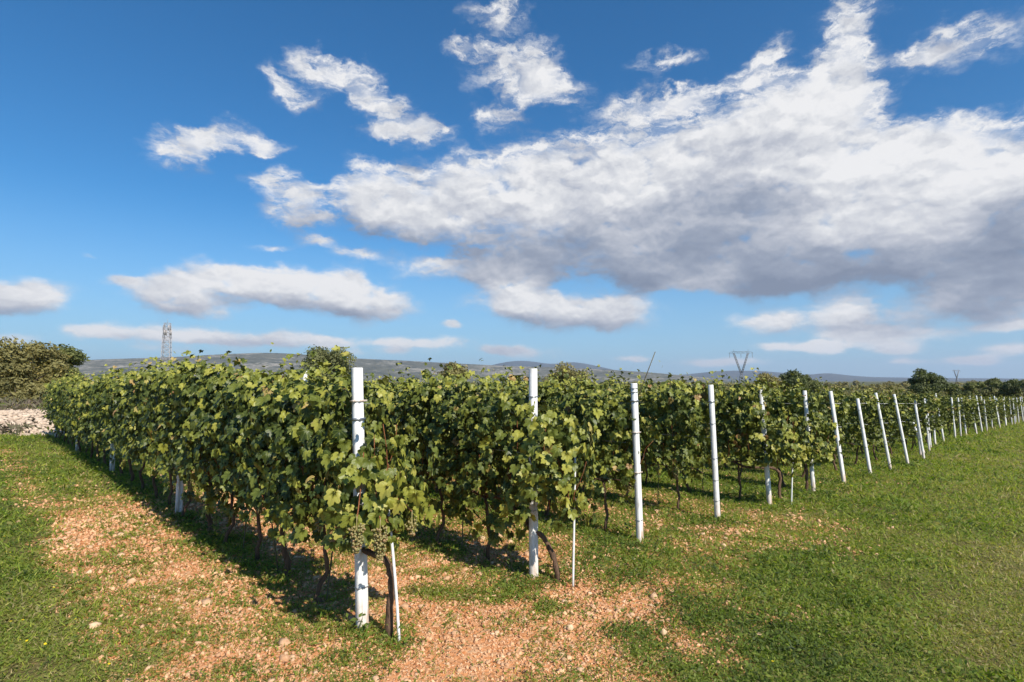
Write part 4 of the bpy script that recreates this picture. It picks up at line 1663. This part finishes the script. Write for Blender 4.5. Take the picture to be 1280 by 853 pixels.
def build_grass():
    rng = np.random.default_rng(55)
    # clumps first, then leaves around each clump
    nc = 60000
    cx, cy, cr = scatter(rng, nc, 2.1, 75, radians(56))
    soil = soil_amount(cx, cy)
    n1 = wob(cx * 1.7, cy * 1.7) * .5 + rng.normal(0, .22, nc)
    pat = .35 * vnoise(cx, cy, .7, 1) + .65 * vnoise(cx, cy, .33, 2) + .55 * vnoise(cx, cy, .15, 5)
    pat2 = .55 * vnoise(cx, cy, 1.3, 3) + .6 * vnoise(cx, cy, .45, 4)
    keep = (1 - soil * 1.02 + .36 * pat + .45 * (rng.random(nc) < .14) + .26 * n1) + .30 * wob(cx * 2.7 + 1, cy * 2.9) > rng.uniform(.0, .42, nc)
    cx, cy, cr, soil, pat, pat2 = cx[keep], cy[keep], cr[keep], soil[keep], pat[keep], pat2[keep]
    nc = len(cx)
    lush = np.clip(.5 + .42 * wob(cx * .8 + 9, cy * .8) + .25 * wob(cx * 2.3, cy * 2.1 + 4) + rng.normal(0, .2, nc), .06, 1.4)
    u, v = uv_of(cx, cy)
    lush = np.clip(lush + .55 * pat, .05, 1.7)
    near_row = np.exp(-((((u + ROW_GAP / 2) % ROW_GAP) - ROW_GAP / 2) / .35) ** 2) * (v > -.4) * (u > -.5)
    lush = lush + .35 * near_row
    # trodden lawn further left and right is shorter
    lush *= np.where((u > 6) & (v < -1.5), .8, 1.0)
    tuft = rng.random(nc) < np.where(cr < 14, .05, .03) * (.4 + 1.6 * (wob(cx * 1.1 - 3, cy * 1.2 + 8) > .25)) * (1 - soil * .6)
    lush = np.where(tuft, lush + rng.uniform(.5, 1.3, nc), lush)
    rut = (np.exp(-((v + 3.4 + .2 * wob(cx * .4, cy * .4)) / .38) ** 2) + np.exp(-((v + 5.2 + .2 * wob(cx * .4, cy * .4)) / .38) ** 2)) * (u > 3)
    lush = lush * (1 - .55 * np.clip(rut, 0, 1))
    per = 20
    ci = np.repeat(np.arange(nc), per)
    n = len(ci)
    scale = np.clip(cr[ci] / 5.0, .62, 8.0) ** .72
    spread = .055 * scale * 1.25
    x = cx[ci] + rng.normal(0, 1, n) * spread
    y = cy[ci] + rng.normal(0, 1, n) * spread
    z0 = gz(x, y)
    hgt = lush[ci] * np.where(tuft[ci], .085, .038) * rng.uniform(.15, 1.0, n)
    L = rng.uniform(.0075, .019, n) * scale * (.8 + .45 * lush[ci])
    blade = rng.random(n) < .36
    # broad little leaves: mostly facing up
    nr = unit(np.stack([rng.normal(0, .48, n), rng.normal(0, .48, n), np.full(n, 1.0)], 1))
    a = unit(np.cross(nr, rng.normal(0, 1, (n, 3))))
    # blades: long axis up with lean
    up = unit(np.stack([rng.normal(0, .65, n), rng.normal(0, .65, n), np.full(n, 1.0)], 1))
    nb = unit(np.cross(up, rng.normal(0, 1, (n, 3))))
    A = np.where(blade[:, None], up, a)
    N = np.where(blade[:, None], nb, nr)
    B = np.cross(N, A)
    la = np.where(blade, L * 1.5 + hgt * .35, L)[:, None]
    wb = np.where(blade, .16 * L + .001 * scale, .46 * L)[:, None]
    zc = z0 + np.where(blade, la[:, 0] * .7, hgt + .004)
    pos = np.stack([x, y, zc], 1)
    sag = (la * .22)
    p0 = pos - A * la
    p2 = pos + A * la - np.array([0, 0, 1.0]) * sag * np.where(blade[:, None], .8, .5)
    p1 = pos + B * wb + A * la * np.where(blade[:, None], -.2, .15)
    p3 = pos - B * wb + A * la * np.where(blade[:, None], -.2, .15)
    V = np.stack([p0, p1, p2, p3], 1).reshape(-1, 3)
    base = np.arange(n)[:, None] * 4
    T = np.stack([base + [[0, 1, 2]], base + [[0, 2, 3]]], 1).reshape(-1, 3)
    dry = np.clip(.5 + .6 * wob(cx * .7 + 20, cy * .65 - 7) + .25 * wob(cx * 2.5, cy * 2.2), 0, 1)
    yel = np.where(u > 3, .11, 0) * (v < 0)
    ctint = np.clip(rng.normal(.43, .12, nc) + .36 * (dry - .5) + yel + .10 * soil - .08 * near_row - .13 * tuft + .17 * rut - .17 * pat2 * (1 - .3 * soil), 0, 1)
    tint = np.clip(ctint[ci] + rng.normal(0, .17, n) + (rng.random(n) < .07) * .4, .02, .98)
    tv = np.repeat(tint, 4)
    me = mesh_np("grass", V, T, attrs={'tint': tv, 'vein': np.zeros(n * 4)})
    kind(link("grass", me, M_GRASS), 'stuff')


build_grass()


def build_stones():
    rng = np.random.default_rng(66)
    n = 70000
    x, y, r = scatter(rng, n, 2.1, 22, radians(52))
    s = soil_amount(x, y)
    k = rng.random(n) < s * (.75 + .5 * vnoise(x, y, .5, 7)) * 1.15
    x, y, r = x[k], y[k], r[k]
    n = len(x)
    size = .0075 * rng.lognormal(0, .62, n) * np.clip(r / 5, .8, 1.9)
    size = np.minimum(size, .055)
    pos = np.stack([x, y, gz(x, y) + size * .15], 1)
    kind(link("gravel", stones_mesh("gravel", pos, size, rng, .38), M_PEBBLE), 'stuff')


build_stones()

M_CLOD = mat_stone("crumbly_red_soil", (.34, .125, .042), (.76, .46, .26), 40)


def build_clods():
    """angular crumbs of dry soil and stone chips lying all over the bare patches"""
    rng = np.random.default_rng(67)
    n = 210000
    x, y, r = scatter(rng, n, 2.1, 19, radians(50))
    s = soil_amount(x, y)
    k = rng.random(n) < np.clip(s * 1.5 - .1, 0, 1) * (.8 + .35 * vnoise(x, y, .4, 9))
    x, y, r = x[k], y[k], r[k]
    n = len(x)
    size = np.minimum(.0078 * rng.lognormal(0, .5, n) * np.clip(r / 4.5, .8, 2.6), .034)
    v = np.array([(1, 0, 0), (-1, 0, 0), (0, 1, 0), (0, -1, 0), (0, 0, 1), (0, 0, -1)], float)
    f = np.array([(0, 2, 4), (2, 1, 4), (1, 3, 4), (3, 0, 4), (2, 0, 5), (1, 2, 5), (3, 1, 5), (0, 3, 5)])
    W = v[None] * rng.uniform(.5, 1.35, (n, 6))[:, :, None] + rng.normal(0, .18, (n, 6, 3))
    W[:, :, 2] *= rng.uniform(.4, .95, n)[:, None]
    a, b = rng.uniform(0, 6.28, n)[:, None], np.clip(rng.normal(0, .4, n), -.8, .8)[:, None]
    X = W[:, :, 0] * np.cos(a) - W[:, :, 1] * np.sin(a)
    Y = W[:, :, 0] * np.sin(a) + W[:, :, 1] * np.cos(a)
    Z = W[:, :, 2] + X * np.tan(b) * .6
    W = np.stack([X, Y, Z], 2) * size[:, None, None] + np.stack([x, y, gz(x, y) + size * .2], 1)[:, None, :]
    F = (f[None] + (np.arange(n) * 6)[:, None, None]).reshape(-1, 3)
    tint = np.repeat(np.clip(rng.normal(.52, .26, n) + .2 * vnoise(x, y, .6, 11), 0, 1), 6)
    kind(link("soil_crumbs", mesh_np("soil_crumbs", W.reshape(-1, 3), F, attrs={'tint': tint}), M_CLOD), 'stuff')


build_clods()

STONE_ME = stones_mesh("stone", np.zeros((1, 3)), np.array([.05]), np.random.default_rng(8), .95)
for (px, py, s, lab) in ((829, 794, 1.0, "pale round stone on bare red soil in the right foreground"), (118, 786, 1.1, "flat pale stone in the grass left of the red soil strip"),
                         (112, 718, .8, "small whitish stone at the edge of the red soil left of the nearest row"), (904, 684, .9, "buff stone lying in the grass below the fourth end post"),
                         (712, 788, .9, "orange-buff stone on the soil below the thin white rod of the second row")):
    x, y = ground_at(px, py)
    o = link("stone", STONE_ME, M_PEBBLE, None, (x, y, gzf(x, y) + .015))
    o.scale = [s] * 3
    o.rotation_euler = (R.uniform(-.3, .3), R.uniform(-.3, .3), R.uniform(0, 6))
    tag(o, lab, "stone")

# yellow flowers in the turf
M_FLOWER = mat_plain("yellow_petal", (.78, .60, .02), .6, .2, 0, .1)
M_STEM = mat_plain("flower_stem", (.06, .11, .02), .6)


def flower_meshes():
    b = MB()
    V, T = [(0, 0, .001)], []
    n = 18
    for k in range(n):
        a = 2 * pi * k / n
        r = .011 if k % 2 == 0 else .006
        V.append((cos(a) * r, sin(a) * r, .003))
    for k in range(n):
        T.append((0, 1 + k, 1 + (k + 1) % n))
    b.add(V, T)
    b.tube([(0, 0, .0035), (0, 0, .006)], [.004, .002], 7)
    h = b.mesh("flower_head")
    s = MB()
    s.tube([(0, 0, -.055), (.004, 0, -.03), (0, 0, 0)], .0013, 5)
    return h, s.mesh("stem")


FH, FS = flower_meshes()
FH.materials.append(M_FLOWER)
FS.materials.append(M_STEM)
spots = [(7, 697), (12, 698), (17, 743), (67, 743), (62, 797), (25, 811), (33, 812), (56, 816), (152, 767), (147, 803), (94, 784), (136, 842), (133, 780),
         (40, 756), (28, 785), (13, 787), (5, 677), (969, 634), (1120, 648), (1086, 629), (966, 838), (1268, 668), (1250, 690), (1240, 640), (1205, 668), (1190, 640)]
for (px, py) in spots:
    x, y = ground_at(px, py)
    t = thing("yellow_flower", "tiny yellow flower open in the green turf", "flower", (x, y, gzf(x, y) + .06), 0, "yellow flowers in the turf")
    h = link("flower_head", FH, None, t)
    h.rotation_euler = (R.uniform(-.4, .4), R.uniform(-.4, .4), 0)
    sc_ = 1.0 + .09 * max(0, y - 4)
    t.scale = (min(sc_, 2.0),) * 3
    link("stem", FS, None, t)

# ------------------------------------------------------------------ the air
def build_haze():
    m, n = new_mat("air")
    v = n.node('ShaderNodeVolumePrincipled')
    v.inputs['Color'].default_value = (.72, .82, 1.0, 1)
    v.inputs['Density'].default_value = HAZE_DENSITY
    v.inputs['Anisotropy'].default_value = .2
    out = n.node('ShaderNodeOutputMaterial')
    n.link(v.outputs[0], out.inputs['Volume'])
    b = MB()
    b.box((0, 0, 135), (18800, 18800, 310))
    kind(link("haze", b.mesh("haze"), m), 'stuff')


if HAZE_DENSITY > 0:
    build_haze()
